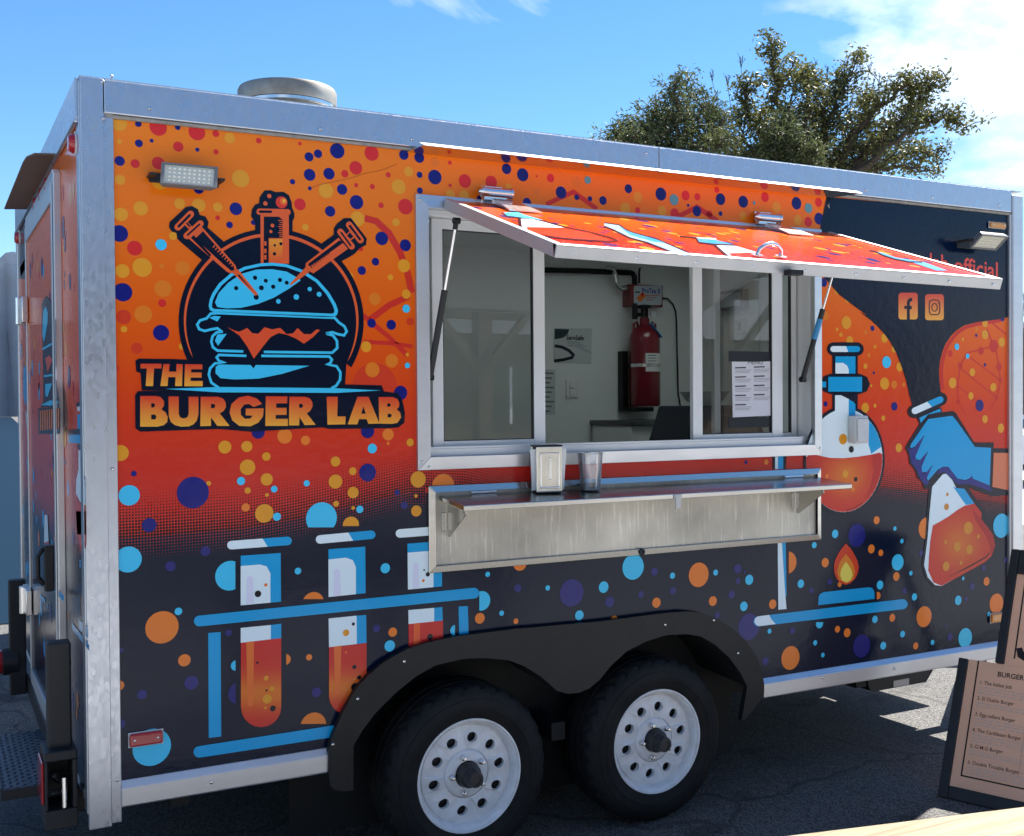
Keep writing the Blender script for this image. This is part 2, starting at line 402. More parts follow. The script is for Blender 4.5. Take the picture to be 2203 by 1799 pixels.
# ------------------------------------------------------------------ flat print helpers (vinyl shapes laid on a surface)
PITCH_L = 0.0003
class Print:
    def __init__(s, place): s.place = place; s.v = []; s.f = []; s.c = []     # place(px, py, layer) -> point
    def poly(s, pts, col, layer=1):
        tris = tessellate_polygon([[Vector((p[0], p[1], 0)) for p in pts]])
        k = len(s.v)
        s.v += [s.place(p[0], p[1], layer) for p in pts]
        s.c += [lin(col(p[0], p[1]) if callable(col) else col) for p in pts]
        for t in tris: s.f.append(tuple(i + k for i in t))
    def disc(s, x, y, r, col, layer=1, clip=None, n=26, axes=('x', 'z'), w=None):
        c = s.place(x, y, layer); t = s.place(x, y - r, layer); R = (t - c).length
        pts = []
        for j in range(n):
            a = 2*math.pi*j/n
            p = c.copy(); 
            p[0 if axes[0] == 'x' else 1] += R*math.cos(a); p.z += R*math.sin(a)
            pts.append(prj(p))
        if clip:
            side, v = clip; ok = {'L': lambda p: p[0] <= v, 'R': lambda p: p[0] >= v, 'T': lambda p: p[1] <= v, 'B': lambda p: p[1] >= v}[side]
            i = 0 if side in 'LR' else 1; out = []
            for a, b in zip(pts, pts[1:] + pts[:1]):
                if ok(a): out.append(a)
                if ok(a) != ok(b):
                    f = (v - a[i])/(b[i] - a[i]); out.append((a[0] + (b[0] - a[0])*f, a[1] + (b[1] - a[1])*f))
            pts = out
        if len(pts) > 2: s.poly(pts, col, layer)
    def capsule(s, p, q, w, col, layer=1, n=8, split=None, col2=None):
        p, q = Vector(p), Vector(q); d = (q - p).normalized(); nn = Vector((-d.y, d.x)); h = w/2
        A = [p + nn*h*math.cos(a) - d*h*math.sin(a) for a in [math.pi*j/n for j in range(n + 1)]]
        B = [q - nn*h*math.cos(a) + d*h*math.sin(a) for a in [math.pi*j/n for j in range(n + 1)]]
        if split is None: s.poly([tuple(v) for v in A + B], col, layer)
        else:
            m1 = p.lerp(q, split + .04); m2 = p.lerp(q, split - .04)
            s.poly([tuple(v) for v in A + [m2 - nn*h, m1 + nn*h]], col, layer)
            s.poly([tuple(v) for v in B + [m1 + nn*h, m2 - nn*h]], col2, layer)
    def stroke(s, pts, w, col, layer=1, closed=False, taper=False):
        P = [Vector(p) for p in pts]; n = len(P); Lf, Rt = [], []
        for i in range(n):
            a = P[(i - 1) % n] if (closed or i > 0) else P[i]; b = P[(i + 1) % n] if (closed or i < n - 1) else P[i]
            d1 = (P[i] - a); d2 = (b - P[i])
            d1 = d1.normalized() if d1.length > 1e-6 else d2.normalized(); d2 = d2.normalized() if d2.length > 1e-6 else d1
            t = (d1 + d2).normalized(); m = Vector((-t.y, t.x)); c = max(.45, m.dot(Vector((-d1.y, d1.x))))
            ww = w*(math.sin(math.pi*min(1, max(0, i/(n - 1))))**.4 if taper else 1)
            Lf.append(P[i] + m*ww/2/c); Rt.append(P[i] - m*ww/2/c)
        k = len(s.v); 
        for a, b in zip(Lf, Rt):
            for q in (a, b):
                s.v.append(s.place(q.x, q.y, layer)); s.c.append(lin(col))
        for i in range(n if closed else n - 1):
            j = (i + 1) % n; s.f.append((k + 2*i, k + 2*i + 1, k + 2*j + 1, k + 2*j))
    def build(s, name, parent, material=None):
        o = mk(name, s.v, s.f, material or M['vinyl'], parent)
        me = o.data
        at = me.color_attributes.new('print', 'FLOAT_COLOR', 'POINT')
        for i, c in enumerate(s.c): at.data[i].color = (*c, 1)
        return o
def Rg(ox, oy, sc):
    """a window on the photograph: enlarged coordinates -> photograph pixels"""
    def g(*a):
        if len(a) == 2: return (ox + a[0]/sc, oy + a[1]/sc)
        return [(ox + x/sc, oy + y/sc) for x, y in a[0]]
    g.s = sc
    return g
rA = Rg(200, 230, 2.9528); rB = Rg(200, 400, 2.9528); rC = Rg(200, 930, 2.5012); rD = Rg(200, 1280, 2.5012)
rE = Rg(1700, 400, 4.2266); rF = Rg(1700, 680, 3.4712); rG = Rg(1600, 1100, 3.5257); rH = Rg(900, 1130, 2.8347)
rI = Rg(860, 300, 3.937); rJ = Rg(1300, 300, 3.5433); rK = Rg(1360, 960, 4.252); rMm = Rg(1300, 540, 3.616)
rN = Rg(880, 500, 3.339); rO = Rg(880, 930, 4.0885); rQ = Rg(680, 1300, 3.4786); rS = Rg(1180, 1280, 3.3444)
def text_shape(txt, wscale=1.0, bold=0.0):
    """2-D triangles of a word in the built-in typeface, height of capitals about 0.73"""
    cu = bpy.data.curves.new('t', 'FONT'); cu.body = txt; cu.size = 1; cu.resolution_u = 3; cu.fill_mode = 'FRONT'; cu.offset = bold
    ob = bpy.data.objects.new('t', cu); COL.objects.link(ob)
    bpy.context.view_layer.update()
    me = ob.evaluated_get(bpy.context.evaluated_depsgraph_get()).to_mesh()
    v = [(p.co.x*wscale, p.co.y) for p in me.vertices]; f = [tuple(p.vertices) for p in me.polygons]
    bpy.data.objects.remove(ob); bpy.data.curves.remove(cu)
    return v, f
def put_text(P, txt, fn, col, wscale=1.0, bold=0.0):
    v, f = text_shape(txt, wscale, bold); k = len(P.v)
    P.v += [fn(a, b) for a, b in v]; P.c += [lin(col)]*len(v); P.f += [tuple(i + k for i in q) for q in f]
    return max(a for a, b in v) if v else 0
def copy_tree(o, parent=None, name=None):
    c = o.copy(); COL.objects.link(c); c.parent = parent
    for ch in [x for x in bpy.data.objects if x.parent == o]: copy_tree(ch, c)
    return c
# ------------------------------------------------------------------ ground and far setting
def ground():
    n = 24; R = 900; v = []; f = []
    v = [(-R, -R, 0), (R, -R, 0), (R, R, 0), (-R, R, 0)]
    return tag(mk('ground', v, [(0, 1, 2, 3)], M['asphalt']), kind='structure')
ground()
pv = MB(); pv.add([(9.5, 6, .004), (40, 6, .004), (40, 60, .004), (9.5, 60, .004)], [(0, 1, 2, 3)])
pv.add([(-60, -60, .004), (60, -60, .004), (60, -1.75, .004), (-60, -1.75, .004)], [(0, 1, 2, 3)])
tag(pv.build('pavement', M['concrete']), kind='structure')
wt = MB(); wt.add([(-260, 5.6, .006), (1.6, 5.6, .006), (9, 149, .006), (-260, 149, .006)], [(0, 1, 2, 3)])
tag(wt.build('water', M['water']), kind='structure')
def hills():
    random.seed(5); v = []; f = []; n = 260
    for i in range(n + 1):
        a = rad(60 + 90*i/n); r = 150
        h = 33 + 7*math.sin(i*.073) + 4*math.sin(i*.2 + 1) + random.uniform(-1.2, 1.2)
        for k, (rr, hh) in enumerate(((0, -2), (8, h*.45), (22, h*.8), (45, h), (90, h*.6))):
            v.append((math.cos(a)*(r + rr), math.sin(a)*(r + rr), hh + (random.uniform(-.5, .5) if k else 0)))
    for i in range(n):
        for k in range(4): f.append((i*5 + k, (i + 1)*5 + k, (i + 1)*5 + k + 1, i*5 + k + 1))
    tag(mk('hills', v, f, M['hill'], smooth=70), kind='structure')
hills()

# ------------------------------------------------------------------ the trailer
L = 4.0514; ZT = Z(2.497); ZTR = Z(2.6135); ZB = Z(.4737); ZS = Z(.3965); XR = -.09; XF = L + .082; WD = 2.5
T = empty('food_trailer', (2.0, 1.25, 0), 'burger food trailer wrapped in orange and navy vinyl with an open serving hatch', 'food trailer')
def interp(pts, x):
    if x <= pts[0][0]: return pts[0][1]
    for (a, b), (c, d) in zip(pts, pts[1:]):
        if x <= c: return b + (d - b)*(x - a)/(c - a)
    return pts[-1][1]
def wall_pt(x, y, layer=0): return un(x, y, 1, -layer*PITCH_L)
# halftone edge between red and navy
ZBP = sorted([(un(x, y).x, un(x, y).z) for x, y in ((232, 1160), (300, 1156), (400, 1148), (520, 1138), (640, 1116), (720, 1098), (800, 1078), (880, 1060),
              (1000, 1062), (1130, 1090), (1400, 1110), (1700, 1070), (1890, 1048), (1990, 1060), (2132, 1080), (2168, 1086))])
FEN_IN = [rS(1430, 660), rS(1380, 560), rS(1300, 450), rS(1200, 360), rS(1100, 300), rS(1000, 283), rS(850, 290), rS(700, 335), rS(560, 410), rS(450, 510),
          rS(370, 610), rS(300, 670), rS(220, 705), rS(140, 712), rS(60, 690), rQ(1750, 600), rQ(1680, 540), rQ(1560, 465), rQ(1440, 420), rQ(1260, 403),
          rQ(1100, 410), rQ(900, 455), rQ(750, 540), rQ(600, 660), rQ(450, 810), rQ(350, 940), rQ(280, 1060), rQ(280, 1390)]
FEN_OUT = [rQ(200, 1402), rD(1300, 1050), rD(1275, 1020), rD(1268, 960), rD(1270, 830), rD(1290, 760), rD(1340, 640), rD(1420, 500), rD(1490, 425), rD(1560, 365), rD(1690, 292), rD(1800, 257), rD(1900, 235),
           rQ(1060, 240), rQ(1500, 185), rQ(1948, 145), rS(380, 190), rS(850, 130), rS(1000, 118), rS(1090, 128), rS(1180, 160), rS(1300, 225), rS(1420, 330), rS(1500, 450), rS(1540, 570), rS(1552, 640),
           rS(1552, 700), rS(1540, 745), rS(1415, 900), rS(1390, 905)]
ARCH = sorted([(un(x, y).x, un(x, y).z) for x, y in FEN_IN[:-1]])
ARCH = [(ARCH[0][0] - .001, ZB - .06)] + ARCH + [(ARCH[-1][0] + .04, ZB - .06)]
def bottom(x):
    return max(ZB - .01, interp(ARCH, x) + .05) if ARCH[0][0] < x < ARCH[-1][0] else ZB - .01
WX0, WX1, WZ0, WZ1 = .997, 2.862, Z(1.394), Z(2.352)          # outer edge of the window trim
FRW = .046
OX0, OX1, OZ0, OZ1 = WX0 + FRW - .006, WX1 - FRW + .006, WZ0 + FRW - .006, WZ1 - FRW + .006
GR = [(1.1, (196, 38, 38)), (1.40, (206, 42, 34)), (1.62, (218, 60, 26)), (1.9, (230, 90, 18)), (2.2, (236, 112, 18)), (2.53, (240, 126, 24))]
def grad_rgb(z):
    return tuple(interp([(h, c[k]) for h, c in GR], z) for k in range(3))
NAVY = (3, 20, 44)
def side_wall():
    P = Print(None)
    xs = sorted(set([round(-.02 + (L + .04)*i/110, 4) for i in range(111)] + [OX0, OX1]))
    for xa, xb in zip(xs, xs[1:]):
        def col(x):
            zb = interp(ZBP, x); lv = [(bottom(x), NAVY), (zb, NAVY), (zb, grad_rgb(zb))]
            for h in (OZ0, 1.62, 1.75, 1.9, 2.05, 2.2, OZ1): lv.append((h, grad_rgb(h)))
            lv.append((ZT + .015, grad_rgb(ZT))); return lv
        A, B = col(xa), col(xb); inside = xa >= OX0 - 1e-5 and xb <= OX1 + 1e-5
        for i in range(len(A) - 1):
            if i == 1: continue
            if inside and A[i][0] >= OZ0 - 1e-5 and A[i + 1][0] <= OZ1 + 1e-5: continue
            k = len(P.v)
            P.v += [Vector((xa, 0, A[i][0])), Vector((xb, 0, B[i][0])), Vector((xb, 0, B[i + 1][0])), Vector((xa, 0, A[i + 1][0]))]
            P.c += [lin(A[i][1]), lin(B[i][1]), lin(B[i + 1][1]), lin(A[i + 1][1])]
            P.f.append((k, k + 1, k + 2, k + 3))
    return P.build('side_wall', T)
SW = side_wall()
SW['label'] = 'orange to navy vinyl wrapped side wall printed with bubbles'

def halftone():
    P = Print(None); sp = .0092; y = -PITCH_L
    nx = int((L + .01)/sp)
    for i in range(nx):
        x = .004 + i*sp; zb = interp(ZBP, x)
        for k in range(-8, 17):
            z = zb + (k + .5)*sp; xx = x
            if OX0 < x < OX1 and z > OZ0 - .02: continue
            if WX0 + .03 < x < 2.84 and Z(1.05) < z < Z(1.33): continue
            if k >= 0:
                r = sp*.50*(1 - k/17)**.85; c = (16, 10, 20)
            else:
                r = sp*.30*max(0, 1 + (k + 1)/8.5)**.8; c = (176, 44, 46); z = zb + (k + 1)*sp; xx = x + sp/2
            if x > 2.9: r *= .93
            if r < .0006: continue
            q = len(P.v); n = 7
            for j in range(n):
                a = 2*math.pi*(j + .5)/n; P.v.append(Vector((xx + r*math.cos(a), y, z + r*math.sin(a)))); P.c.append(lin(c))
            P.f.append(tuple(q + j for j in range(n)))
    o = P.build('halftone_print', SW); o['kind'] = 'stuff'
halftone()

CY_ = (64, 196, 236); BLU = (6, 158, 214); WHT = (226, 240, 244); SAL = (226, 96, 50); DK = (3, 17, 40); IND = (36, 40, 122); NB = (22, 30, 118)
CC = {'R': ((214, 44, 44), 1), 'r': ((212, 62, 36), 1), 'Yo': ((226, 122, 36), 2), 'Y': ((228, 152, 40), 3), 'O': ((236, 126, 46), 3), 'D': ((40, 40, 112), 3),
      'N': ((22, 28, 116), 4), 'C': (CY_, 5), 'T': ((96, 160, 170), 5), 'K': ((14, 16, 32), 14)}
DOTS = Print(wall_pt); PLACED = []
def dots(reg, lst):
    for d in lst:
        x, y, r, c = d[:4]; px, py = reg(x, y); cl = None
        if len(d) > 4: cl = (d[4][0], reg(d[4][1], 0)[0] if d[4][0] in 'LR' else reg(0, d[4][1])[1])
        rr = r/reg.s; ly = CC[c][1]; skip = False
        for (qx, qy, qr, ql) in PLACED:
            dd = math.hypot(px - qx, py - qy)
            if ql == ly and dd < .55*min(rr, qr): skip = True
            elif abs(ql - ly) < .1 and dd < rr + qr: ly += .35
        if skip: continue
        PLACED.append((px, py, rr, ly)); DOTS.disc(px, py, rr, CC[c][0], ly, cl)
dots(rA, [(165,105,50,'Y'),(288,108,20,'N'),(373,215,12,'N'),(415,130,54,'R'),(538,130,17,'N'),(660,160,53,'R'),(780,170,22,'R'),(868,198,34,'Y'),(1053,215,18,'R'),(168,220,16,'Y'),(292,232,24,'N'),
 (542,253,32,'R'),(663,272,13,'N'),(782,286,17,'R'),(170,344,31,'N'),(268,361,28,'R'),(415,358,40,'R'),(172,464,32,'Y'),(425,475,50,'Y'),(672,520,33,'N'),(938,456,56,'Y'),(1315,234,12,'R'),(1373,318,29,'N'),
 (1430,298,27,'N'),(1552,280,48,'N'),(1770,295,48,'R'),(1975,305,32,'N'),(2073,322,34,'N'),(1377,432,38,'N'),(1500,425,37,'N'),(1268,476,17,'N'),(1378,518,13,'N'),(1600,425,24,'R'),(1670,388,43,'R'),(1480,533,48,'Y'),
 (1583,525,34,'N'),(1672,498,14,'R'),(1775,507,17,'R'),(1876,432,17,'R'),(1942,508,48,'Y'),(2005,412,32,'Y'),(2075,432,20,'N'),(2077,532,20,'N'),(1675,606,45,'N'),(1507,664,34,'N'),(1315,620,38,'R'),(1830,626,18,'R'),
 (1985,634,50,'R'),(908,648,40,'N'),(868,750,21,'N'),(792,705,15,'R'),(792,638,30,'Y'),(672,625,43,'Y'),(550,615,34,'Y'),(303,645,45,'Y'),(178,683,43,'Y'),(168,805,53,'N'),(265,898,47,'R'),(433,876,35,'C'),
 (313,1020,60,'Y'),(187,1043,44,'Y'),(190,1178,58,'N'),(1020,735,16,'N'),(1350,765,22,'Y'),(1680,712,48,'Y'),(1925,733,25,'Y'),(1835,836,43,'N'),(1985,880,38,'N'),(1795,984,25,'N'),(1708,1040,28,'N'),(1975,1010,42,'Y'),
 (1890,1083,19,'Y'),(1625,1080,32,'Y'),(1990,1190,30,'Y'),(1790,1220,40,'Yo'),(570,1025,45,'Yo'),(437,1012,16,'Yo'),(445,1155,54,'Yo'),(510,820,26,'Y'),(1700,900,18,'R')])
dots(rB, [(440,745,25,'R'),(195,833,46,'r'),(320,815,55,'Yo'),(197,911,20,'Y'),(433,934,50,'N'),(278,1032,35,'r'),(150,1160,20,'r'),(565,1020,20,'Y'),(1770,873,29,'N'),(1895,883,32,'N'),(1990,780,26,'C'),
 (2015,862,25,'r'),(1735,1022,35,'Y'),(1898,1112,43,'Yo'),(1997,1072,12,'Y'),(1998,1141,18,'C'),(1775,1168,48,'Yo'),(1955,1315,45,'N'),(1745,1558,45,'N'),(1050,1565,42,'N'),(1218,1590,48,'O'),(1350,1617,30,'O'),
 (1875,1580,38,'O'),(2015,1630,25,'Y'),(1875,1636,10,'O'),(1790,1275,150,'r')])
dots(rC, [(148,112,43,'Y'),(220,223,15,'N'),(195,340,55,'C'),(538,325,85,'N'),(623,275,13,'Y'),(303,500,38,'N'),(190,685,70,'C'),(605,640,26,'D'),(417,722,27,'D'),(710,80,35,'Y'),(828,77,30,'Y'),(933,131,23,'Y'),
 (832,189,42,'Y'),(797,263,22,'C'),(833,314,17,'Y'),(935,254,33,'Y'),(975,306,18,'C'),(936,338,10,'Y'),(822,405,22,'O'),(922,437,50,'Y'),(990,455,22,'C'),(1150,275,17,'C'),(1305,158,27,'Y'),
 (1305,266,38,'Y'),(1398,210,21,'Y'),(1400,325,31,'Y'),(1478,217,48,'N'),(1308,385,16,'Y'),(1400,408,10,'Y'),(1436,415,20,'C'),(1230,463,86,'C',('T',512)),(1503,88,26,'C'),(1588,60,9,'Y'),(1707,55,22,'Y'),
 (1750,254,44,'Y'),(1637,325,16,'D'),(1675,393,20,'D'),(1738,343,10,'Y'),(1740,424,30,'Y'),(1885,290,66,'O'),(1573,732,27,'C'),(1103,747,18,'C'),(372,1050,87,'O'),(460,964,20,'C'),(730,1080,18,'D'),(1613,1076,25,'O'),
 (1597,1150,30,'C'),(1526,1057,20,'D'),(738,772,80,'C',('L',766)),(1388,500,46,'Y',('T',505)),(1185,920,60,'O',('T',898))])
dots(rD, [(492,352,33,'O'),(530,473,37,'D'),(264,537,25,'D'),(140,488,27,'O'),(148,695,26,'D'),(317,820,100,'C'),(1163,336,17,'O'),(1202,524,26,'D'),(1185,705,72,'O',('T',694)),(770,380,28,'C',('L',767)),(1036,348,29,'O',('R',1040)),(790,528,62,'D',('L',767)),(150,298,14,'D')])
dots(rH, [(423,300,16,'C'),(620,230,48,'O'),(607,385,24,'D'),(789,383,16,'C'),(935,413,84,'D'),(1130,378,35,'C'),(1167,468,32,'D'),(982,550,30,'C'),(1195,578,26,'O'),(1310,255,78,'C'),(1440,284,24,'D'),(1550,308,19,'C'),
 (1358,423,20,'D'),(1452,473,31,'O'),(1553,400,22,'D'),(1710,303,75,'O'),(1813,289,18,'C'),(1796,463,30,'O'),(1910,424,24,'D'),(1948,266,28,'D'),(1950,340,18,'D'),(1990,287,10,'D'),(2018,333,31,'C'),(1985,495,29,'C'),
 (1822,550,20,'D'),(2015,620,82,'D'),(375,568,33,'O'),(508,537,16,'C'),(595,586,17,'O'),(385,462,60,'C',('R',372))])
dots(rG, [(220,705,36,'O'),(336,390,84,'O',('R',342)),(433,550,32,'C'),(513,600,22,'D'),(653,537,22,'D'),(535,257,24,'C'),(618,390,36,'O'),(693,172,32,'C'),(858,184,88,'N'),(1008,68,31,'O'),(1147,132,17,'C'),(1200,227,18,'C'),
 (968,286,34,'O'),(1040,316,25,'O'),(1168,388,62,'C'),(1158,495,33,'O'),(1268,470,18,'C'),(1034,560,34,'C'),(1385,130,82,'O',('L',1386)),(1345,318,22,'D'),(1220,605,22,'D'),(1295,650,28,'C'),(1018,640,28,'O',('R',1010)),
 (728,555,20,'O'),(1127,808,30,'O'),(995,820,28,'C'),(575,852,36,'C',('B',842)),(711,895,26,'O'),(785,922,34,'O'),(195,910,19,'C'),(370,907,25,'D'),(895,1022,88,'D'),(1058,1020,30,'C'),(1305,1022,27,'O'),(1432,995,20,'C'),
 (542,998,20,'C'),(600,1091,18,'C'),(355,1113,90,'O'),(165,1138,30,'D'),(1205,932,25,'C'),(1368,800,80,'O'),(1565,952,30,'D'),(1537,875,12,'D'),(1680,960,74,'C'),(1627,676,36,'C'),(1690,665,18,'D'),(1733,570,28,'D'),
 (1842,532,33,'O'),(1917,700,76,'O'),(1860,780,18,'C'),(1665,510,14,'C'),(1955,110,92,'C'),(1985,370,20,'D'),(1820,430,22,'D')])
dots(rF, [(420,50,48,'Y'),(350,100,14,'Y'),(378,140,16,'Y'),(445,185,35,'Y'),(615,92,20,'N'),(562,122,15,'Yo'),(705,165,35,'Y'),(633,230,14,'Y'),(588,293,17,'Yo'),(562,375,20,'Y'),(720,345,45,'C'),(625,425,11,'N'),
 (705,505,46,'Y'),(776,512,30,'Yo'),(848,512,16,'Yo'),(605,520,11,'Y'),(818,380,35,'Y'),(778,245,30,'Y'),(560,686,38,'Y'),(633,670,15,'Y'),(778,675,32,'N'),(695,763,20,'Y'),(811,984,33,'Y'),(264,657,20,'N'),(1245,230,25,'C'),
 (1325,300,20,'C'),(1195,280,26,'R'),(1290,175,13,'Y'),(1390,145,12,'N'),(1392,100,16,'Yo'),(1455,140,35,'Y'),(1455,55,30,'Y'),(1580,195,35,'Y'),(1585,15,25,'N'),(1360,420,30,'Y'),(1213,500,40,'Y'),(1517,532,32,'Y'),
 (1350,597,28,'Y'),(1415,668,44,'N'),(1455,770,30,'Y'),(1573,838,35,'Y'),(1455,365,13,'N')])
dots(rE, [(437,942,48,'Y'),(527,883,30,'Y'),(525,1026,38,'Y'),(320,1180,42,'Yo'),(305,880,40,'N')])
dots(rI, [(165,300,28,'N'),(298,320,62,'N'),(427,390,15,'R'),(552,353,58,'R'),(775,362,55,'R'),(905,250,45,'N'),(1042,300,55,'N'),(1277,328,36,'R'),(1500,360,45,'Yo'),(1592,345,33,'T'),(1160,312,10,'R'),(1157,445,27,'Yo'),(1367,450,52,'N'),
 (1500,490,24,'N'),(1612,503,22,'N'),(1722,518,37,'N'),(1937,418,38,'N'),(1078,535,40,'N'),(430,470,42,'Y'),(547,480,48,'Y'),(675,500,25,'N'),(425,198,18,'R'),(2015,500,45,'Yo'),(1910,585,50,'Y'),(2015,600,26,'R'),(920,400,28,'Y'),(300,190,40,'Yo')])
dots(rJ, [(185,377,38,'N'),(432,417,50,'N'),(255,440,42,'Y'),(158,525,44,'Y'),(532,460,42,'T'),(620,428,38,'R'),(710,438,28,'R'),(858,385,24,'R'),(887,456,45,'N'),(1060,475,46,'N'),(707,547,40,'N'),(640,503,12,'N'),(887,566,18,'N'),
 (1143,484,14,'T'),(1225,440,38,'R'),(1312,515,42,'Y'),(1057,583,35,'Y'),(1466,487,48,'N'),(1557,524,38,'T'),(1633,480,35,'R'),(1637,605,45,'N'),(1555,628,38,'R'),(1474,615,40,'Y'),(440,545,40,'Y'),(537,565,40,'R'),(800,570,30,'R'),(255,540,25,'R')])
dots(rK, [(1042,147,18,'N'),(1227,145,25,'O')])
DOTS.stroke(rA([(1385,520),(1420,500),(1500,482),(1560,470),(1640,452),(1720,425),(1800,410),(1850,398),(1890,380),(1930,366)]), 3/rA.s, (176, 84, 30), 6)
# molecule lines
for reg, pts, w in ((rB, [(1725,205),(1800,225),(1880,300),(1950,420),(2000,560),(2025,680)], 42), (rB, [(1760,850),(1880,760),(2010,700)], 40), (rB, [(1715,820),(1770,870),(1880,960),(2000,1080)], 30), (rB, [(1720,990),(1880,1000),(2030,1020)], 26),
                    (rI, [(1240,550),(1470,445),(1670,590)], 40), (rJ, [(560,590),(707,515),(860,620)], 38),
                    (rF, [(1325,275),(1425,250),(1520,225),(1470,100)], 12), (rF, [(1325,275),(1270,370),(1250,520),(1255,640),(1310,740)], 12), (rF, [(1270,390),(1530,600)], 11), (rF, [(1330,300),(1570,480)], 11),
                    (rF, [(1530,225),(1560,370),(1570,490),(1545,610),(1490,700)], 12), (rF, [(1250,520),(1400,640)], 10), (rF, [(1500,45),(1615,140)], 12)):
    DOTS.stroke(reg(pts), w/reg.s, (208, 50, 40), 1)
for x, y, r in ((1425,260,30),(1520,225,48),(1270,370,25),(1560,380,30),(1570,480,22),(1540,610,22),(1255,640,20)):
    px, py = rF(x, y); DOTS.disc(px, py, r/rF.s, (204, 44, 40), 2)
DOTS.build('bubble_print', SW)['kind'] = 'stuff'

# navy field at the front end with its swirling edge
FLD = Print(wall_pt)
FLD.poly([rJ(1695,440), rE(340,100), (2185,462), (2185,683)] + rF([(1615,10),(1560,25),(1480,35),(1400,45),(1300,70),(1240,110),(1200,150),(1160,210),(1140,260),(1120,330),(1112,400),(1114,480),(1125,560),(1145,600),
         (1100,700),(960,790),(930,740),(915,680),(890,590),(868,490),(840,400),(790,270),(745,190),(700,130),(655,80),(600,30),(520,-30)]) + rE([(700,1180),(620,1120),(550,1070),(440,985),(335,860),(275,800)]) + [rJ(1640,900), rJ(1648,665)], NAVY, 6)
FLD.stroke(rF([(1600,12),(1560,35),(1480,48),(1400,60),(1310,85),(1250,125),(1215,165),(1176,220),(1156,270),(1138,335),(1130,400),(1132,480),(1140,550)]), 26/rF.s, (206, 46, 40), 2)
FLD.build('navy_swirl_print', SW)

# ---- burger logo
LG = Print(wall_pt)
cx0, cy0 = 1132, 860
arc = lambda r, a0, a1, n: [(cx0 + r*math.cos(rad(a0 + (a1 - a0)*i/n)), cy0 - r*math.sin(rad(a0 + (a1 - a0)*i/n))) for i in range(n + 1)]
B = rB
LG.poly(B(arc(588, 204, -30, 60) + [(1610,1130), (1600,1300), (700,1300), (640,1150)]), DK, 6)
LG.poly(B([(483,262),(487,230),(590,135),(630,128),(668,150),(678,185),(715,195),(735,230),(728,265),(820,345),(900,430),(960,540),(880,600),(690,470),(560,360),(535,335),(530,300),(500,290)]), DK, 7)
LG.poly(B([(1530,270),(1550,240),(1595,205),(1640,205),(1740,335),(1735,375),(1690,400),(1670,425),(1650,440),(1560,490),(1400,560),(1330,540),(1340,480),(1440,375),(1530,310)]), DK, 7)
LG.poly(B([(1010,150),(1030,120),(1055,110),(1060,70),(1090,30),(1130,28),(1160,40),(1210,38),(1245,60),(1262,105),(1265,140),(1280,175),(1280,200),(1268,225),(1268,330),(1030,330),(1030,230),(1005,195)]), DK, 7)
LG.stroke(B(arc(548, 205, -28, 60)), 21/B.s, SAL, 8, taper=True)
def cap(p, q, w, c, l): LG.capsule(B(*p), B(*q), w/B.s, c, l)
def ply(pts, c, l): LG.poly(B(pts), c, l)
# left syringe
cap((540,262),(620,180),44,SAL,9); cap((545,257),(614,187),16,DK,10)
ply([(572,238),(590,220),(640,268),(622,288)],SAL,10); ply([(590,240),(598,232),(622,256),(614,264)],DK,11)
cap((596,318),(682,240),42,SAL,11); cap((602,312),(676,245),12,DK,12)
ply([(608,335),(690,258),(905,505),(918,545),(880,560),(850,545)],SAL,9); ply([(650,335),(700,288),(895,510),(898,535),(878,540),(830,500)],DK,10); ply([(622,330),(640,313),(752,440),(742,450)],DK,10)
for i in range(9):
    t = i/8; x, y = 765 + 118*t, 388 + 120*t
    LG.stroke(B([(x - 3,y + 4),(x + 10,y - 10)]), 7/B.s, SAL, 11)
ply([(886,552),(922,530),(1050,690),(1032,698)],SAL,11); ply([(918,568),(928,562),(1030,685)],DK,12)
# right syringe
cap((1628,248),(1700,345),42,SAL,9); cap((1632,254),(1696,340),14,DK,10)
ply([(1598,322),(1618,300),(1640,278),(1676,318),(1640,345)],SAL,10); ply([(1612,318),(1632,296),(1655,322),(1636,338)],DK,11)
cap((1572,292),(1643,385),40,SAL,11); cap((1578,298),(1637,379),11,DK,12)
ply([(1560,330),(1620,400),(1400,556),(1350,530),(1352,492)],SAL,9); ply([(1568,345),(1590,362),(1440,470),(1380,510),(1365,505),(1372,492)],DK,10)
for i in range(9):
    t = i/8; x, y = 1393 + 108*t, 522 - 88*t
    LG.stroke(B([(x,y),(x - 12,y - 16)]), 6/B.s, DK, 11)
ply([(1348,520),(1375,548),(1262,628),(1250,635),(1255,618)],SAL,11)
# test tube on top
cap((1058,164),(1236,168),40,SAL,8); cap((1062,164),(1130,165),16,DK,9)
ply([(1064,185),(1244,185),(1246,495),(1066,492)],SAL,9); ply([(1086,196),(1180,196),(1205,215),(1205,332),(1116,332),(1116,490),(1084,490)],DK,10)
LG.poly(B([(1120,338),(1204,338),(1204,494),(1118,494)]), lambda x, y: (232, 150, 48) if y < B(0,400)[1] else (224, 80, 46), 11)
for y in (352,400,440): ply([(1088,y),(1102,y),(1102,y + 28),(1088,y + 28)],SAL,11)
for i in range(9): LG.stroke(B([(1176 if i % 3 == 0 else 1184, 220 + i*13),(1206, 220 + i*13)]), 5/B.s, SAL, 11)
for x, y, r, c, l in ((1198,105,38,(220,60,44),8),(1210,98,24,(236,104,50),9),(1214,96,11,(240,180,60),10),(1120,65,14,SAL,8),(1095,112,14,SAL,8),(1140,252,12,SAL,11),(1130,290,10,SAL,11),(1155,378,8,DK,12),(1194,368,10,DK,12),(1153,432,11,DK,12)):
    LG.disc(*B(x, y), r/B.s, c, l, n=16)
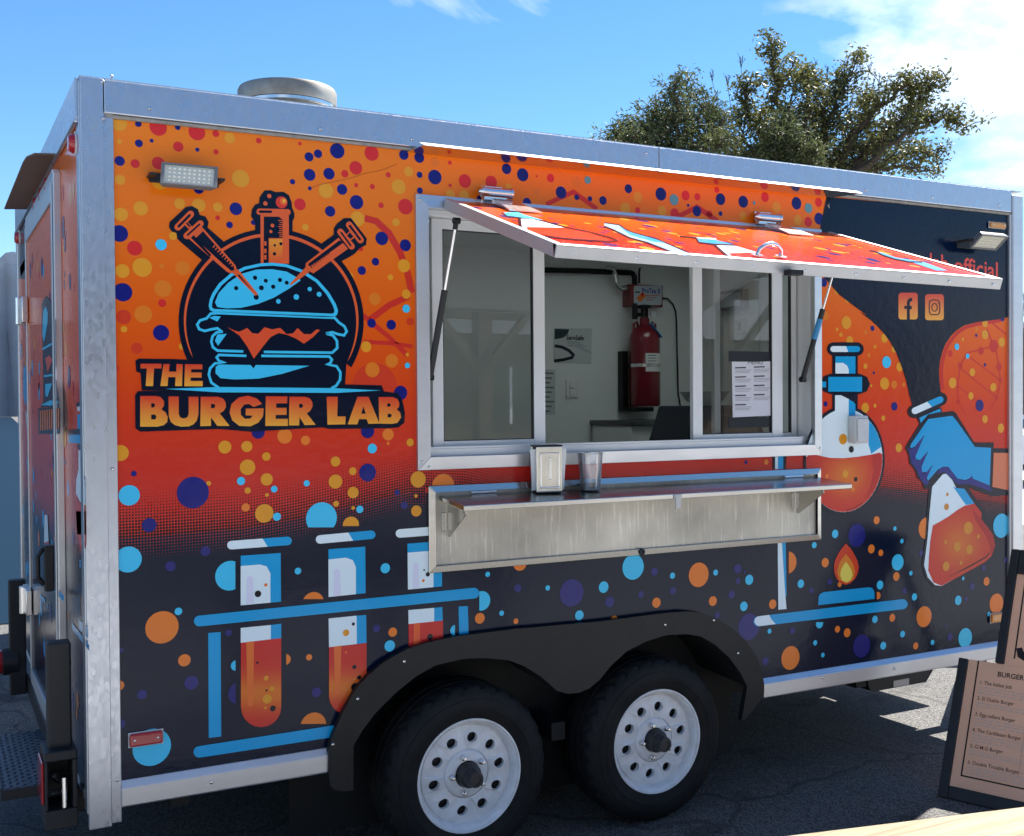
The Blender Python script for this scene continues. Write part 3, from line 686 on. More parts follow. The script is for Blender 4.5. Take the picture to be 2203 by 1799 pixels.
# bun
ply([(735,762),(742,720),(760,680),(800,620),(870,560),(960,515),(1060,493),(1140,488),(1230,498),(1330,533),(1430,598),(1500,678),(1545,755),(1557,795),(1550,820),(1530,833),(1480,834),(760,800),(742,788)],CY_,13)
ply([(755,762),(762,725),(780,688),(818,632),(884,575),(968,533),(1064,511),(1140,507),(1226,516),(1320,550),(1416,612),(1482,688),(1524,760),(1535,795),(1530,808),(1515,812),(770,782),(758,775)],DK,14)
ply([(775,740),(800,680),(860,615),(940,560),(1040,532),(1140,530),(1230,545),(1310,590),(1320,600),(1250,650),(1150,710),(1050,750),(940,775),(850,778),(790,770)],CY_,15)
for x, y, r in ((1030,584,14),(1098,603,13),(1188,598,14),(1231,615,13),(910,650,14),(1070,648,16),(1145,641,14),(1037,707,17)): LG.disc(*B(x, y), r/B.s, DK, 16, n=14)
for x, y, r in ((1377,656,14),(1437,689,16),(1292,706,18),(1178,734,15)): LG.disc(*B(x, y), r/B.s, CY_, 16, n=14)
ply([(886,552),(922,530),(1050,690),(1032,698)],SAL,17); ply([(918,568),(928,562),(1030,685)],DK,18)
ply([(1348,520),(1375,548),(1262,628),(1250,635),(1255,618)],SAL,17)
def stk(pts, w, c=CY_, l=13, closed=False): LG.stroke(B(pts), w/B.s, c, l, closed)
stk([(815,925),(790,905),(750,912),(710,922),(675,910),(662,882),(680,855),(722,842),(748,812),(790,808),(1535,838),(1562,868),(1598,893),(1612,925),(1595,950),(1555,942),(1520,930),(1480,938)],16)
ply([(740,838),(770,826),(812,830),(790,862)],CY_,13)
stk([(825,925),(785,932),(760,955),(752,990),(762,1025),(792,1047),(955,1052)],16); stk([(1485,940),(1525,950),(1550,985),(1552,1030),(1520,1060),(1085,1055)],16)
ply([(775,985),(790,945),(850,940),(795,1015)],CY_,13)
ply([(855,898),(900,920),(930,927),(980,903),(1010,935),(1050,940),(1090,898),(1140,912),(1190,902),(1230,942),(1270,937),(1300,903),(1340,942),(1385,942),(1420,912),(1442,916),(1400,960),(1340,1003),(1290,970),(1230,945),(1180,935),(1130,960),(1080,1020),(1022,1098),(980,1020),(930,950)],(228,84,48),13)
stk([(975,1080),(800,1074),(786,1090),(800,1112),(835,1122),(775,1128),(744,1160),(736,1200),(752,1250),(800,1284)],16); stk([(1070,1080),(1500,1084),(1518,1104),(1508,1126),(1490,1134),(1548,1146),(1572,1185),(1570,1232),(1545,1270),(1515,1286)],16)
ply([(780,1150),(800,1135),(1000,1138),(1020,1160),(1035,1138),(1375,1143),(1200,1195),(1050,1225),(900,1230),(810,1222),(778,1190)],CY_,13)
ply([(460,1290),(800,1278),(1520,1285),(1828,1300),(1550,1315),(800,1312)],CY_,14)
LG.build('burger_logo', SW)

# ---- lettering
LT = Print(wall_pt)
LT.poly(B([(270,1112),(290,1098),(480,1100),(620,1105),(715,1105),(735,1298),(310,1300),(303,1190),(275,1180)]), DK, 8)
LT.poly(B([(268,1330),(285,1305),(450,1300),(900,1300),(1600,1262),(1835,1268),(1850,1308),(1935,1316),(1965,1360),(1982,1440),(1978,1505),(1940,1535),(1880,1540),(1500,1545),(1460,1535),(1000,1562),(800,1545),(300,1562),(270,1540)]), DK, 9)
def letg(y0, y1):
    a, b = B(0, y0)[1], B(0, y1)[1]
    def f(x, y):
        t = min(1, max(0, (y - a)/(b - a))); return tuple((220, 66, 44)[k]*(1 - t) + (240, 172, 62)[k]*t for k in range(3))
    return f
g1, g2 = letg(1130, 1275), letg(1335, 1530)
for pts in ([(302,1130),(435,1130),(435,1160),(388,1160),(382,1272),(335,1272),(342,1160),(302,1160)],
            [(448,1132),(487,1132),(482,1180),(530,1180),(530,1132),(570,1133),(566,1272),(522,1272),(525,1215),(478,1215),(474,1272),(428,1272)],
            [(585,1133),(695,1134),(695,1165),(625,1165),(623,1185),(690,1186),(690,1218),(621,1218),(620,1240),(697,1240),(697,1273),(580,1273)]): LT.poly(B(pts), g1, 12)
for pts in ([(300,1335),(400,1335),(430,1342),(450,1365),(452,1395),(435,1420),(462,1440),(475,1468),(472,1500),(450,1520),(410,1530),(300,1530)],
            [(480,1338),(545,1338),(545,1450),(555,1472),(578,1478),(600,1470),(608,1450),(608,1340),(670,1340),(670,1450),(660,1490),(640,1515),(610,1528),(560,1530),(520,1520),(495,1500),(482,1465)],
            [(685,1340),(790,1340),(825,1350),(843,1375),(845,1405),(830,1430),(805,1445),(868,1525),(790,1525),(750,1470),(750,1525),(682,1527)],
            [(1075,1385),(1020,1405),(990,1385),(960,1390),(938,1420),(940,1455),(965,1480),(1000,1478),(1015,1460),(970,1458),(970,1415),(1085,1413),(1080,1465),(1050,1505),(1000,1528),(930,1525),(885,1490),(868,1440),(880,1385),(925,1345),(985,1333),(1040,1350)],
            [(1098,1337),(1235,1338),(1233,1382),(1165,1382),(1163,1410),(1230,1410),(1230,1455),(1162,1455),(1160,1480),(1238,1480),(1238,1525),(1095,1525)],
            [(1248,1340),(1345,1340),(1378,1350),(1394,1375),(1395,1402),(1380,1430),(1358,1445),(1415,1518),(1345,1520),(1312,1470),(1310,1522),(1245,1522)],
            [(1485,1340),(1555,1340),(1552,1465),(1605,1465),(1603,1515),(1490,1517)],
            [(1680,1340),(1750,1340),(1820,1510),(1750,1512),(1738,1482),(1690,1482),(1680,1515),(1618,1515)],
            [(1815,1342),(1905,1342),(1935,1355),(1946,1380),(1945,1402),(1930,1420),(1952,1440),(1958,1470),(1935,1505),(1900,1512),(1818,1510)]): LT.poly(B(pts), g2, 12)
for pts in ([(370,1382),(388,1382),(395,1394),(388,1408),(370,1408)],[(370,1453),(395,1453),(404,1468),(395,1484),(370,1484)],[(750,1386),(770,1386),(778,1398),(770,1412),(750,1412)],[(1310,1385),(1328,1385),(1335,1397),(1328,1410),(1310,1410)],
            [(1705,1448),(1718,1402),(1733,1447)],[(1870,1382),(1886,1382),(1892,1392),(1886,1403),(1870,1403)],[(1872,1448),(1892,1448),(1899,1460),(1892,1471),(1872,1471)]): LT.poly(B(pts), DK, 14)
LT.build('trailer_name_lettering', SW)

# ---- test tube rack
TB = Print(wall_pt); C = rC; D = rD
for p, q, s in (((745,608),(1047,585),.6),((1222,577),(1497,552),.6),((1652,545),(1900,526),.7)): TB.capsule(C(*p), C(*q), 46/C.s, WHT, 7, split=s, col2=BLU)
TB.poly(C([(795,665),(1010,650),(1012,912),(795,932)]), BLU, 7); TB.poly(C([(795,720),(900,712),(935,722),(955,760),(955,917),(795,932)]), WHT, 8); TB.poly(C([(828,785),(845,772),(862,785),(866,920),(824,925)]), (222,222,240), 9)
TB.poly(C([(1267,630),(1465,616),(1467,866),(1268,887)]), BLU, 7); TB.poly(C([(1267,685),(1360,675),(1398,688),(1415,725),(1415,872),(1268,887)]), WHT, 8); TB.poly(C([(1296,745),(1313,735),(1330,745),(1334,878),(1294,882)]), (222,222,240), 9)
TB.poly(C([(1692,600),(1878,586),(1878,830),(1695,847)]), BLU, 7); TB.poly(C([(1693,648),(1800,640),(1832,680),(1832,834),(1695,847)]), WHT, 8); TB.poly(C([(1724,710),(1738,700),(1752,710),(1756,838),(1722,842)]), (222,222,240), 9)
TB.capsule(C(572,1016), C(2050,866), 58/C.s, BLU, 12)
TB.poly(D([(620,205),(687,200),(690,762),(623,770)]), BLU, 7); TB.poly(C([(1967,938),(2017,936),(2022,1100),(1970,1105)]), BLU, 7)
TB.capsule(D(572,845), D(1350,725), 62/D.s, BLU, 12)
def liquid(y0, y1, x0, x1, reg):
    a, b = reg(0, y0)[1], reg(0, y1)[1]
    def f(x, y):
        t = min(1, max(0, (y - a)/(b - a))); w = math.exp(-((t - .62)/.22)**2)
        return tuple((206, 44, 40)[k]*(1 - w) + (226, 118, 40)[k]*w for k in range(3))
    return f
def tube_liquid(left, right, yl, yr, ybot, reg, layer=8):
    g = liquid(min(yl, yr), ybot, left, right, reg); rr = (right - left)/2; n = 10
    rows = [0, .15, .3, .45, .55, .65, .75, .88, 1]
    for a, b in zip(rows, rows[1:]):
        TB.poly(reg([(left, yl + (ybot - rr - yl)*a), (right, yr + (ybot - rr - yr)*a), (right, yr + (ybot - rr - yr)*b), (left, yl + (ybot - rr - yl)*b)]), g, layer)
    TB.poly(reg([(left + rr + rr*math.cos(math.pi*i/n), ybot - rr + rr*math.sin(math.pi*i/n)*1.0) for i in range(n + 1)]), g, layer)
TB.poly(D([(795,178),(957,162),(957,240),(795,258)]), WHT, 8); TB.poly(D([(957,162),(1013,155),(1013,232),(957,240)]), BLU, 8); tube_liquid(796, 1013, 258, 232, 712, D)
TB.poly(D([(825,254),(867,249),(862,592),(853,600),(838,600),(832,590)]), (232,112,48), 9)
TB.poly(D([(1268,127),(1418,112),(1420,266),(1270,282)]), WHT, 8); TB.poly(D([(1418,112),(1470,108),(1472,258),(1420,266)]), BLU, 8); tube_liquid(1270, 1472, 282, 258, 645, D)
TB.poly(D([(1297,278),(1336,273),(1330,525),(1322,535),(1308,535),(1302,525)]), (232,112,48), 9)
TB.poly(D([(1697,82),(1836,70),(1836,146),(1698,157)]), WHT, 8); TB.poly(D([(1836,70),(1880,65),(1882,139),(1836,146)]), BLU, 8); TB.poly(D([(1698,157),(1884,138),(1884,330),(1700,330)]), (206,44,40), 8); TB.poly(D([(1726,154),(1760,150),(1758,330),(1726,330)]), (230,92,46), 9)
for x, y, r, c in ((885,365,7,'K'),(932,448,13,'Y'),(963,506,13,'Y'),(934,514,6,'K'),(938,560,25,'Y'),(968,611,16,'K'),(928,608,7,'Y'),(1362,204,18,'Y'),(1401,157,9,'K'),(1407,388,12,'K'),(1433,444,12,'K'),(1410,496,22,'K'),(1361,310,6,'O'),(1407,453,5,'Y'),(1402,543,5,'Y'),(1814,226,17,'K')):
    TB.disc(*D(x, y), r/D.s, CC[c][0], 10, n=16)
for x, y, r, c in ((888,870,18,'K'),(930,822,9,'O'),(1802,765,12,'K'),(1782,742,5,'K'),(1778,799,8,'O')): TB.disc(*C(x, y), r/C.s, CC[c][0], 10, n=16)
TB.disc(*C(1948,1065), 28/C.s, CY_, 8, ('L', C(1948, 0)[0]))
TB.build('test_tube_print', SW)

# ---- round flask, burner, hand and conical flask
FK = Print(wall_pt); Fq = rF; G = rG
FK.capsule(Fq(325,247), Fq(500,247), 100/Fq.s, DK, 7); FK.capsule(Fq(322,247), Fq(500,247), 44/Fq.s, WHT, 8, split=.58, col2=BLU)
FK.poly(Fq([(315,285),(505,285),(505,440),(315,440)]), DK, 8); FK.poly(Fq([(338,302),(487,302),(487,430),(338,430)]), BLU, 9); FK.poly(Fq([(338,350),(395,350),(425,370),(437,400),(437,430),(338,430)]), WHT, 10)
FK.poly(Fq([(236,474),(270,474),(270,548),(236,548)]), DK, 8); FK.poly(Fq([(230,490),(268,490),(268,533),(230,533)]), BLU, 10)
FK.capsule(Fq(300,508), Fq(520,508), 152/Fq.s, DK, 9, n=4); FK.poly(Fq([(285,455),(537,455),(537,565),(285,565)]), BLU, 10)
FK.poly(Fq([(315,580),(505,580),(505,800),(600,860),(150,860),(315,780)]), DK, 8)
bc = un(1818, 991); br = (un(1818, 991 - 112) - bc).length
circ = lambda r, l, a0=0, a1=360, n=48: [prj(Vector((bc.x + r*math.cos(rad(a0 + (a1 - a0)*i/n)), 0, bc.z + r*math.sin(rad(a0 + (a1 - a0)*i/n))))) for i in range(n + (0 if a1 - a0 == 360 else 1))]
FK.poly(circ(br + .012, 7), DK, 9); FK.poly(circ(br - .002, 8), WHT, 11)
FK.poly(Fq([(335,592),(380,592),(440,622),(438,850),(335,850)]), WHT, 11.5); FK.poly(Fq([(437,622),(470,640),(487,660),(487,830),(437,825)]), BLU, 12)
FK.poly(circ(br - .003, 8, 14, 50, 12) + Fq([(585,960),(605,1030)]), BLU, 12)
surf = Fq([(136,1043),(300,1060),(400,1062),(500,1052),(610,1035),(668,1020)])
def flaskg(x, y):
    d = math.hypot((x - rF(420, 0)[0])/40, (y - rF(0, 1190)[1])/40); w = math.exp(-d*d*.8)
    return tuple((206, 46, 40)[k]*(1 - w) + (224, 122, 40)[k]*w for k in range(3))
liq = circ(br - .003, 8, 10, -190, 44)
liq = [q for q in liq if q[1] > 972]
for ring0, ring1 in ((1, .66), (.66, .33), (.33, 0)):
    cc = (rF(420, 1190)); out = sorted(liq + list(surf), key=lambda p: math.atan2(p[1] - cc[1], p[0] - cc[0])); n = len(out)
    for i in range(n):
        a, b = out[i], out[(i + 1) % n]; S_ = lambda p, t: (cc[0] + (p[0] - cc[0])*t, cc[1] + (p[1] - cc[1])*t)
        q = [S_(a, ring0), S_(b, ring0), S_(b, ring1), S_(a, ring1)] if ring1 > 0 else [S_(a, ring0), S_(b, ring0), cc]
        FK.poly(q, flaskg, 13)
FK.stroke(Fq([(420,1450),(480,1435),(540,1395)]), 7/Fq.s, (150, 30, 34), 15)
FK.poly(Fq([(612,1035),(668,1020),(682,1080),(672,1180),(630,1290),(560,1370),(600,1270),(625,1150)]), (190,40,38), 14)
for x, y, r, c in ((395,920,40,'Y'),(457,996,25,'K'),(412,1180,28,'Y'),(275,1196,16,'O'),(490,1220,18,'K'),(470,1295,16,'O')): FK.disc(*Fq(x, y), r/Fq.s, CC[c][0], 15, n=18)
K = rK
FK.poly(K([(1282,80),(1412,80),(1408,210),(1285,210)]), DK, 7); FK.poly(K([(1308,80),(1334,80),(1334,210),(1308,210)]), WHT, 8); FK.poly(K([(1334,80),(1382,80),(1382,210),(1334,210)]), BLU, 8)
FK.poly(G([(258,230),(290,230),(300,400),(316,640),(325,742),(262,747)]), WHT, 7); FK.poly(G([(290,230),(318,230),(325,650),(316,640),(300,400)]), BLU, 8)
FK.capsule(G(112,835), G(1205,705), 76/G.s, BLU, 7); FK.poly(G([(114,873),(95,862),(80,840),(85,815),(105,798),(193,786),(210,820),(242,856)]), WHT, 9)
FK.poly(G([(565,713),(568,650),(580,628),(605,614),(950,577),(975,583),(990,610),(992,665)]), BLU, 7)
FK.poly(G([(775,245),(812,285),(840,330),(862,375),(873,425),(865,470),(845,512),(810,545),(775,558),(735,545),(705,512),(688,470),(684,420),(692,375),(715,325),(742,285)]), (212,66,38), 7)
FK.poly(G([(775,325),(808,365),(830,400),(845,460),(830,520),(780,547),(725,520),(708,460),(725,395),(745,362)]), (222,130,40), 8)
FK.poly(G([(775,385),(800,415),(820,450),(826,485),(810,525),(780,541),(745,525),(731,485),(738,445),(755,412)]), (232,210,92), 9)
FK.build('flask_and_burner_print', SW)
HD = Print(wall_pt)
HD.capsule(Fq(925,715), Fq(1125,620), 98/Fq.s, DK, 8); HD.capsule(Fq(932,708), Fq(1120,625), 50/Fq.s, WHT, 9, split=.58, col2=BLU)
HD.poly(Fq([(945,760),(1125,680),(1140,730),(1040,760),(975,830)]), DK, 8); HD.poly(Fq([(965,760),(1118,692),(1128,715),(1030,735),(975,800)]), BLU, 10)
HD.poly(Fq([(858,985),(890,930),(1005,745),(1030,733),(1215,710),(1238,725),(1375,945),(1520,945),(1520,988),(1640,990),(1640,1020),(1522,1022),(1512,1280),(1640,1306),(1640,1336),(1505,1348),(1330,1282),(1262,1275),(1050,1290),(1000,1292),(985,1240),(950,1210),(930,1150),(890,1100),(885,1040)]), DK, 9)
HD.poly(Fq([(1520,1022),(1640,1022),(1640,1304),(1510,1276)]), (222,124,88), 11)
HD.poly(Fq([(880,990),(915,990),(990,900),(1000,930),(935,1050),(950,1085),(1020,1030),(1030,1050),(978,1140),(1000,1178),(1060,1120),(1060,1150),(1018,1220),(1040,1245),(1010,1265),(970,1215),(945,1150),(905,1095),(895,1040)]), IND, 10)
HD.poly(Fq([(1140,1118),(1185,1122),(1225,1180),(1262,1222),(1320,1230),(1355,1195),(1490,1262),(1506,1312),(1340,1255),(1250,1258),(1205,1212),(1150,1165),(1090,1180)]), IND, 10)
HD.poly(Fq([(895,975),(905,952),(1030,770),(1210,745),(1240,780),(1380,978),(1500,985),(1490,1265),(1365,1215),(1356,1190),(1345,1208),(1310,1225),(1250,1215),(1215,1170),(1180,1125),(1140,1125),(1100,1150),(1030,1230),(1020,1210),(1065,1110),(1020,1165),(985,1165),(980,1130),(1030,1010),(970,1075),(940,1070),(935,1050),(1005,885),(930,975),(905,988)]), BLU, 12)
HD.build('gloved_hand_print', SW)
EF = Print(wall_pt)
EF.poly(Fq([(1035,1280),(1130,1170),(1170,1165),(1215,1215),(1330,1282),(1480,1500)]) + G([(1905,165),(1925,260),(1895,350),(1840,400),(1500,585),(1440,575),(1380,510),(1352,410),(1378,200),(1392,0)]), DK, 7)
EF.poly(Fq([(1060,1275),(1140,1182),(1165,1178),(1210,1225),(1240,1285),(1300,1290),(1375,1400)]) + G([(1700,-20),(1800,60),(1890,180),(1908,260),(1880,340),(1830,385),(1500,568),(1450,560),(1395,500),(1368,410),(1395,200),(1410,0)]), WHT, 13)
EF.poly(Fq([(1215,1272),(1240,1285),(1300,1290),(1375,1400),(1312,1412)]), BLU, 14)
def efg(x, y):
    c = rG(1640, 250); d = math.hypot((x - c[0])/48, (y - c[1])/55); w = math.exp(-d*d)
    return tuple((204, 46, 40)[k]*(1 - w) + (222, 116, 40)[k]*w for k in range(3))
out = Fq([(1065,1565),(1120,1535),(1180,1500),(1240,1455),(1300,1418),(1375,1400),(1430,1470)]) + G([(1800,60),(1850,120),(1890,180),(1908,260),(1880,340),(1830,385),(1660,480),(1500,566),(1440,540),(1400,450),(1405,350),(1415,230)])
cc = rG(1640, 250)
for ring0, ring1 in ((1, .66), (.66, .33), (.33, 0)):
    n = len(out)
    for i in range(n):
        a, b = out[i], out[(i + 1) % n]; S_ = lambda p, t: (cc[0] + (p[0] - cc[0])*t, cc[1] + (p[1] - cc[1])*t)
        EF.poly([S_(a, ring0), S_(b, ring0), S_(b, ring1), S_(a, ring1)] if ring1 > 0 else [S_(a, ring0), S_(b, ring0), cc], efg, 15)
EF.poly(G([(1735,-15),(1800,55),(1890,180),(1906,260),(1880,335),(1870,270),(1840,190),(1760,70)]), (184,36,38), 16)
EF.poly(G([(1530,510),(1700,420),(1840,340),(1872,300),(1860,330),(1840,352),(1700,432)]), (60,14,24), 16)
for x, y, r in ((1703,128,48),(1620,270,36),(1712,290,36),(1535,418,36),(1648,392,16),(1532,233,15),(1780,192,16)): EF.disc(*G(x, y), r/G.s, (222,142,40), 17, n=20)
for x, y, r in ((1175,1332,13),(1168,1425,25)): EF.disc(*Fq(x, y), r/Fq.s, (214,140,60), 17, n=18)
EF.build('conical_flask_print', SW)
# ---- social icons and handle
SO = Print(wall_pt); E_ = rE
def rrect(x0, y0, x1, y1, r, n=4):
    o = []
    for cx_, cy_, a0 in ((x1 - r, y0 + r, -90), (x1 - r, y1 - r, 0), (x0 + r, y1 - r, 90), (x0 + r, y0 + r, 180)):
        for i in range(n + 1):
            a = rad(a0 + 90*i/n); o.append((cx_ + r*math.cos(a), cy_ + r*math.sin(a)))
    return o
ga, gb = E_(0, 975)[1], E_(0, 1220)[1]
gi = lambda x, y: tuple((214, 74, 58)[k]*(1 - min(1, max(0, (y - ga)/(gb - ga)))) + (238, 168, 72)[k]*min(1, max(0, (y - ga)/(gb - ga))) for k in range(3))
SO.poly(E_(rrect(985,972,1160,1215,26)), gi, 7)
SO.poly(E_([(1062,1216),(1062,1118),(1038,1118),(1038,1092),(1062,1092),(1062,1060),(1072,1032),(1095,1018),(1110,1020),(1110,1048),(1096,1050),(1088,1062),(1088,1092),(1108,1094),(1104,1122),(1088,1122),(1088,1216)]), NAVY, 9)
SO.build('social_icon', SW); SO = Print(wall_pt); SO.poly(E_(rrect(1227,985,1397,1222,26)), gi, 7)
SO.stroke(E_(rrect(1265,1038,1360,1172,30)), 9/E_.s, (40, 26, 40), 9, closed=True)
SO.stroke(E_([(1313 + 25*math.cos(rad(a)), 1105 + 35*math.sin(rad(a))) for a in range(0, 360, 20)]), 8/E_.s, (40, 26, 40), 9, closed=True)
SO.disc(*E_(1345,1066), 6/E_.s, (40, 26, 40), 9, n=10)
SO.build('social_icon', SW); SO = Print(wall_pt)
tv, tf = text_shape('lab official', .62, .012)
tw = max(a for a, b in tv)
def tplace(a, b):
    x = 1888 - (tw - a)*(1888 - 1262)/tw; slope = .14
    yb = 845 + (x - 1888)*slope
    return un(*E_(x, yb - b*215), 1, -7*PITCH_L)
k = len(SO.v); SO.v += [tplace(a, b) for a, b in tv]; SO.c += [lin((226, 74, 62))]*len(tv); SO.f += [tuple(i + k for i in q) for q in tf]
SO.build('handle_lettering', SW)
# ------------------------------------------------------------------ shell
sh = MB()
VX = [(1.35, 2.05), (2.95, 3.65)]; VY = (1.05, 1.75)                                 # two unseen milky vents added to brighten the kitchen with daylight
for x0, x1, y0, y1 in ((XR + .03, XF - .03, .03, VY[0]), (XR + .03, XF - .03, VY[1], WD - .03), (XR + .03, VX[0][0], *VY), (VX[0][1], VX[1][0], *VY), (VX[1][1], XF - .03, *VY)): sh.box(x0, x1, y0, y1, ZTR - .05, ZTR - .004)
sh.build('roof', M['galv'], T, bevel=.004)
for x0, x1 in VX:
    RV = MB().box(x0 - .02, x1 + .02, VY[0] - .02, VY[1] + .02, ZTR - .003, ZTR + .012).build('added_roof_vent', M['added_skylight'], T)
fl = MB().box(XR + .02, .6, .02, WD - .02, .43, .56); fl.box(.6, 2.64, .32, WD - .32, .43, .56); fl.box(2.64, XF - .02, .02, WD - .02, .43, .56)
fl.build('floor', M['dark'], T)
fw_ = MB().box(XF - .04, XF, .02, WD, ZS, ZTR - .01); fw_.build('front_wall', M['lightgrey'], T)
bw = MB().box(XR, XF, WD - .04, WD, ZS, ZTR - .01); bw.build('far_wall', M['lightgrey'], T)
# lining of the kitchen
li = MB()
IY = WD - .07
li.add([(XR + .1, IY, .56), (XF - .05, IY, .56), (XF - .05, IY, ZTR - .06), (XR + .1, IY, ZTR - .06)], [(0, 1, 2, 3)])
li.add([(XF - .05, IY, .561), (XF - .05, .05, .561), (XF - .05, .05, ZTR - .06), (XF - .05, IY, ZTR - .06)], [(0, 1, 2, 3)])
li.add([(XR + .1, .05, .561), (XR + .1, IY, .561), (XR + .1, IY, ZTR - .06), (XR + .1, .05, ZTR - .06)], [(0, 1, 2, 3)])
for x0, x1, y0, y1 in ((XR + .1, XF - .05, .05, VY[0]), (XR + .1, XF - .05, VY[1], IY), (XR + .1, VX[0][0], *VY), (VX[0][1], VX[1][0], *VY), (VX[1][1], XF - .05, *VY)): li.add([(x0, y0, ZTR - .06), (x0, y1, ZTR - .06), (x1, y1, ZTR - .06), (x1, y0, ZTR - .06)], [(0, 1, 2, 3)])
# inner face of the serving side, round the opening
for x0, x1, z0, z1 in ((XR + .1, OX0, 1.0, ZTR - .06), (OX1, XF - .05, 1.0, ZTR - .06), (OX0, OX1, 1.0, OZ0), (OX0, OX1, OZ1, ZTR - .06)):
    li.add([(x0, .12, z0), (x1, .12, z0), (x1, .12, z1), (x0, .12, z1)], [(3, 2, 1, 0)])
lin_o = li.build('kitchen_lining', M['inner'], T)

# ---- rear wall, seen edge-on
rw = MB().box(XR, XR + .06, .0, WD, ZS + .01, ZTR - .02); RW = rw.build('rear_wall', M['lightgrey'], T)
XRp = XR - .0008
def rear_pt(x, y, layer=0): return un(x, y, 0, XRp - layer*PITCH_L)
def rear_yz(y, z, layer=0): return Vector((XRp - layer*PITCH_L, y, z))
RP = Print(rear_yz)
rg = [(.44, (16, 22, 46)), (1.0, (18, 24, 48)), (1.18, (24, 26, 50)), (1.30, (180, 50, 48)), (1.55, (206, 62, 46)), (1.9, (224, 96, 42)), (2.64, (232, 118, 44))]
def rcol(z): return tuple(interp([(h, c[k]) for h, c in rg], z) for k in range(3))
def rear_field(P, y0, y1, z0, z1):
    zs = [z0] + [h for h, c in rg if z0 < h < z1] + [z1]
    for a, b in zip(zs, zs[1:]): P.poly([(y0, a), (y1, a), (y1, b), (y0, b)], lambda y, z: rcol(z), 0)
rear_field(RP, .02, .52, .47, 2.52); rear_field(RP, 1.70, WD - .02, .47, 2.52); rear_field(RP, .52, 1.70, 2.42, 2.52)
def rear_shapes(P, lst, layer=2):
    for kind, c, pts in lst:
        q = pts
        P.v_place = None
        P.poly([(un(x, y, 0, XRp).y, un(x, y, 0, XRp).z) for x, y in q], c, layer)
r7 = Rg(0, 550, 2.893); r6 = Rg(0, 1100, 2.483); r1 = Rg(0, 130, 3.693)
random.seed(3)
for i in range(70):
    y = random.choice((random.uniform(.05, .5), random.uniform(1.74, 2.42))); z = random.uniform(.6, 2.45); r = random.choice((.012, .018, .028, .04))
    c = random.choice(((22, 28, 110), (214, 60, 50), (226, 150, 44), (64, 170, 222))) if z > 1.25 else random.choice(((64, 170, 222), (222, 118, 54), (40, 40, 112)))
    RP.poly([(y + r*math.cos(k*.5236), z + r*math.sin(k*.5236)) for k in range(12)], c, 1 + i % 3)
rear_shapes(RP, [
    ('', WHT, r7([(485,940),(508,935),(508,965),(485,968)])), ('', DK, r7([(478,915),(512,912),(512,940),(478,940)])), ('', BLU, r7([(485,990),(515,985),(516,1080),(487,1085)])),
    ('', DK, r7([(425,1085),(518,1078),(520,1115),(428,1115)])), ('', BLU, r7([(430,1118),(518,1110),(519,1170),(430,1165)])), ('', DK, r7([(485,1172),(515,1172),(514,1208),(486,1206)])),
    ('', WHT, r7([(492,1212),(508,1212),(515,1340),(532,1400),(536,1470),(534,1545),(518,1555),(495,1520),(476,1480),(478,1400),(492,1330)])),
    ('', (214, 58, 40), r7([(476,1500),(500,1535),(520,1560),(536,1550),(540,1736),(478,1736)])),
    ('', (214, 66, 40), r6([(408,0),(465,0),(465,150),(450,225),(430,210),(415,120)])), ('', (232, 140, 50), r6([(438,470),(447,385),(456,470),(455,560),(447,570),(440,540)])),
    ('', (90, 160, 200), r6([(425,575),(475,625),(475,680),(425,630)])), ('', (90, 160, 200), r6([(385,590),(480,715),(480,745),(388,630)])),
    ('', (200, 205, 210), r6([(400,480),(440,440),(470,470),(475,700),(470,1130),(415,1120)])) if False else ('', (60, 150, 205), r6([(428,260),(436,260),(436,300),(428,300)])),
    ('', (90, 160, 200), r6([(155,360),(243,455),(243,490),(158,395)])), ('', (190, 215, 230), r6([(182,200),(195,200),(198,370),(185,350)])),
    ('', (60, 160, 215), r7([(148,700),(170,680),(182,760),(178,880),(160,940),(146,860)])), ('', (200, 225, 235), r7([(160,960),(178,1000),(182,1130),(170,1080)])),
    ('', (36, 30, 34), r1([(145,1345),(240,1200),(262,1290),(255,1736),(150,1736)])), ('', (190, 60, 44), r1([(160,1650),(250,1480),(252,1560),(170,1720)])),
], 6)
RP.build('rear_wrap_print', RW)
dr = MB().box(XR - .022, XR - .004, .545, 1.685, .475, 2.425); DOOR = dr.build('rear_door', M['lightgrey'], T, bevel=.003)
DP = Print(lambda y, z, l=0: Vector((XR - .0235 - l*PITCH_L, y, z)))
rear_field(DP, .575, 1.655, .52, 2.36)
dx = XR - .0235
def door_shapes(lst, layer):
    for c, pts in lst: DP.poly([(un(x, y, 0, dx).y, un(x, y, 0, dx).z) for x, y in pts], c, layer)
for i in range(60):
    y = random.uniform(.6, 1.62); z = random.uniform(.6, 2.32); r = random.choice((.012, .018, .028, .036))
    c = random.choice(((22, 28, 110), (214, 60, 50), (226, 150, 44), (64, 170, 222))) if z > 1.25 else random.choice(((64, 170, 222), (222, 118, 54), (40, 40, 112)))
    DP.poly([(y + r*math.cos(k*.5236), z + r*math.sin(k*.5236)) for k in range(12)], c, 1 + i % 3)
door_shapes([((30, 26, 34), r7([(262,300),(290,250),(330,300),(350,420),(352,620),(348,760),(372,900),(372,945),(255,945),(272,900),(268,600),(262,420)])), ((30, 26, 34), r7([(240,950),(378,945),(378,1110),(242,1110)]))], 5)
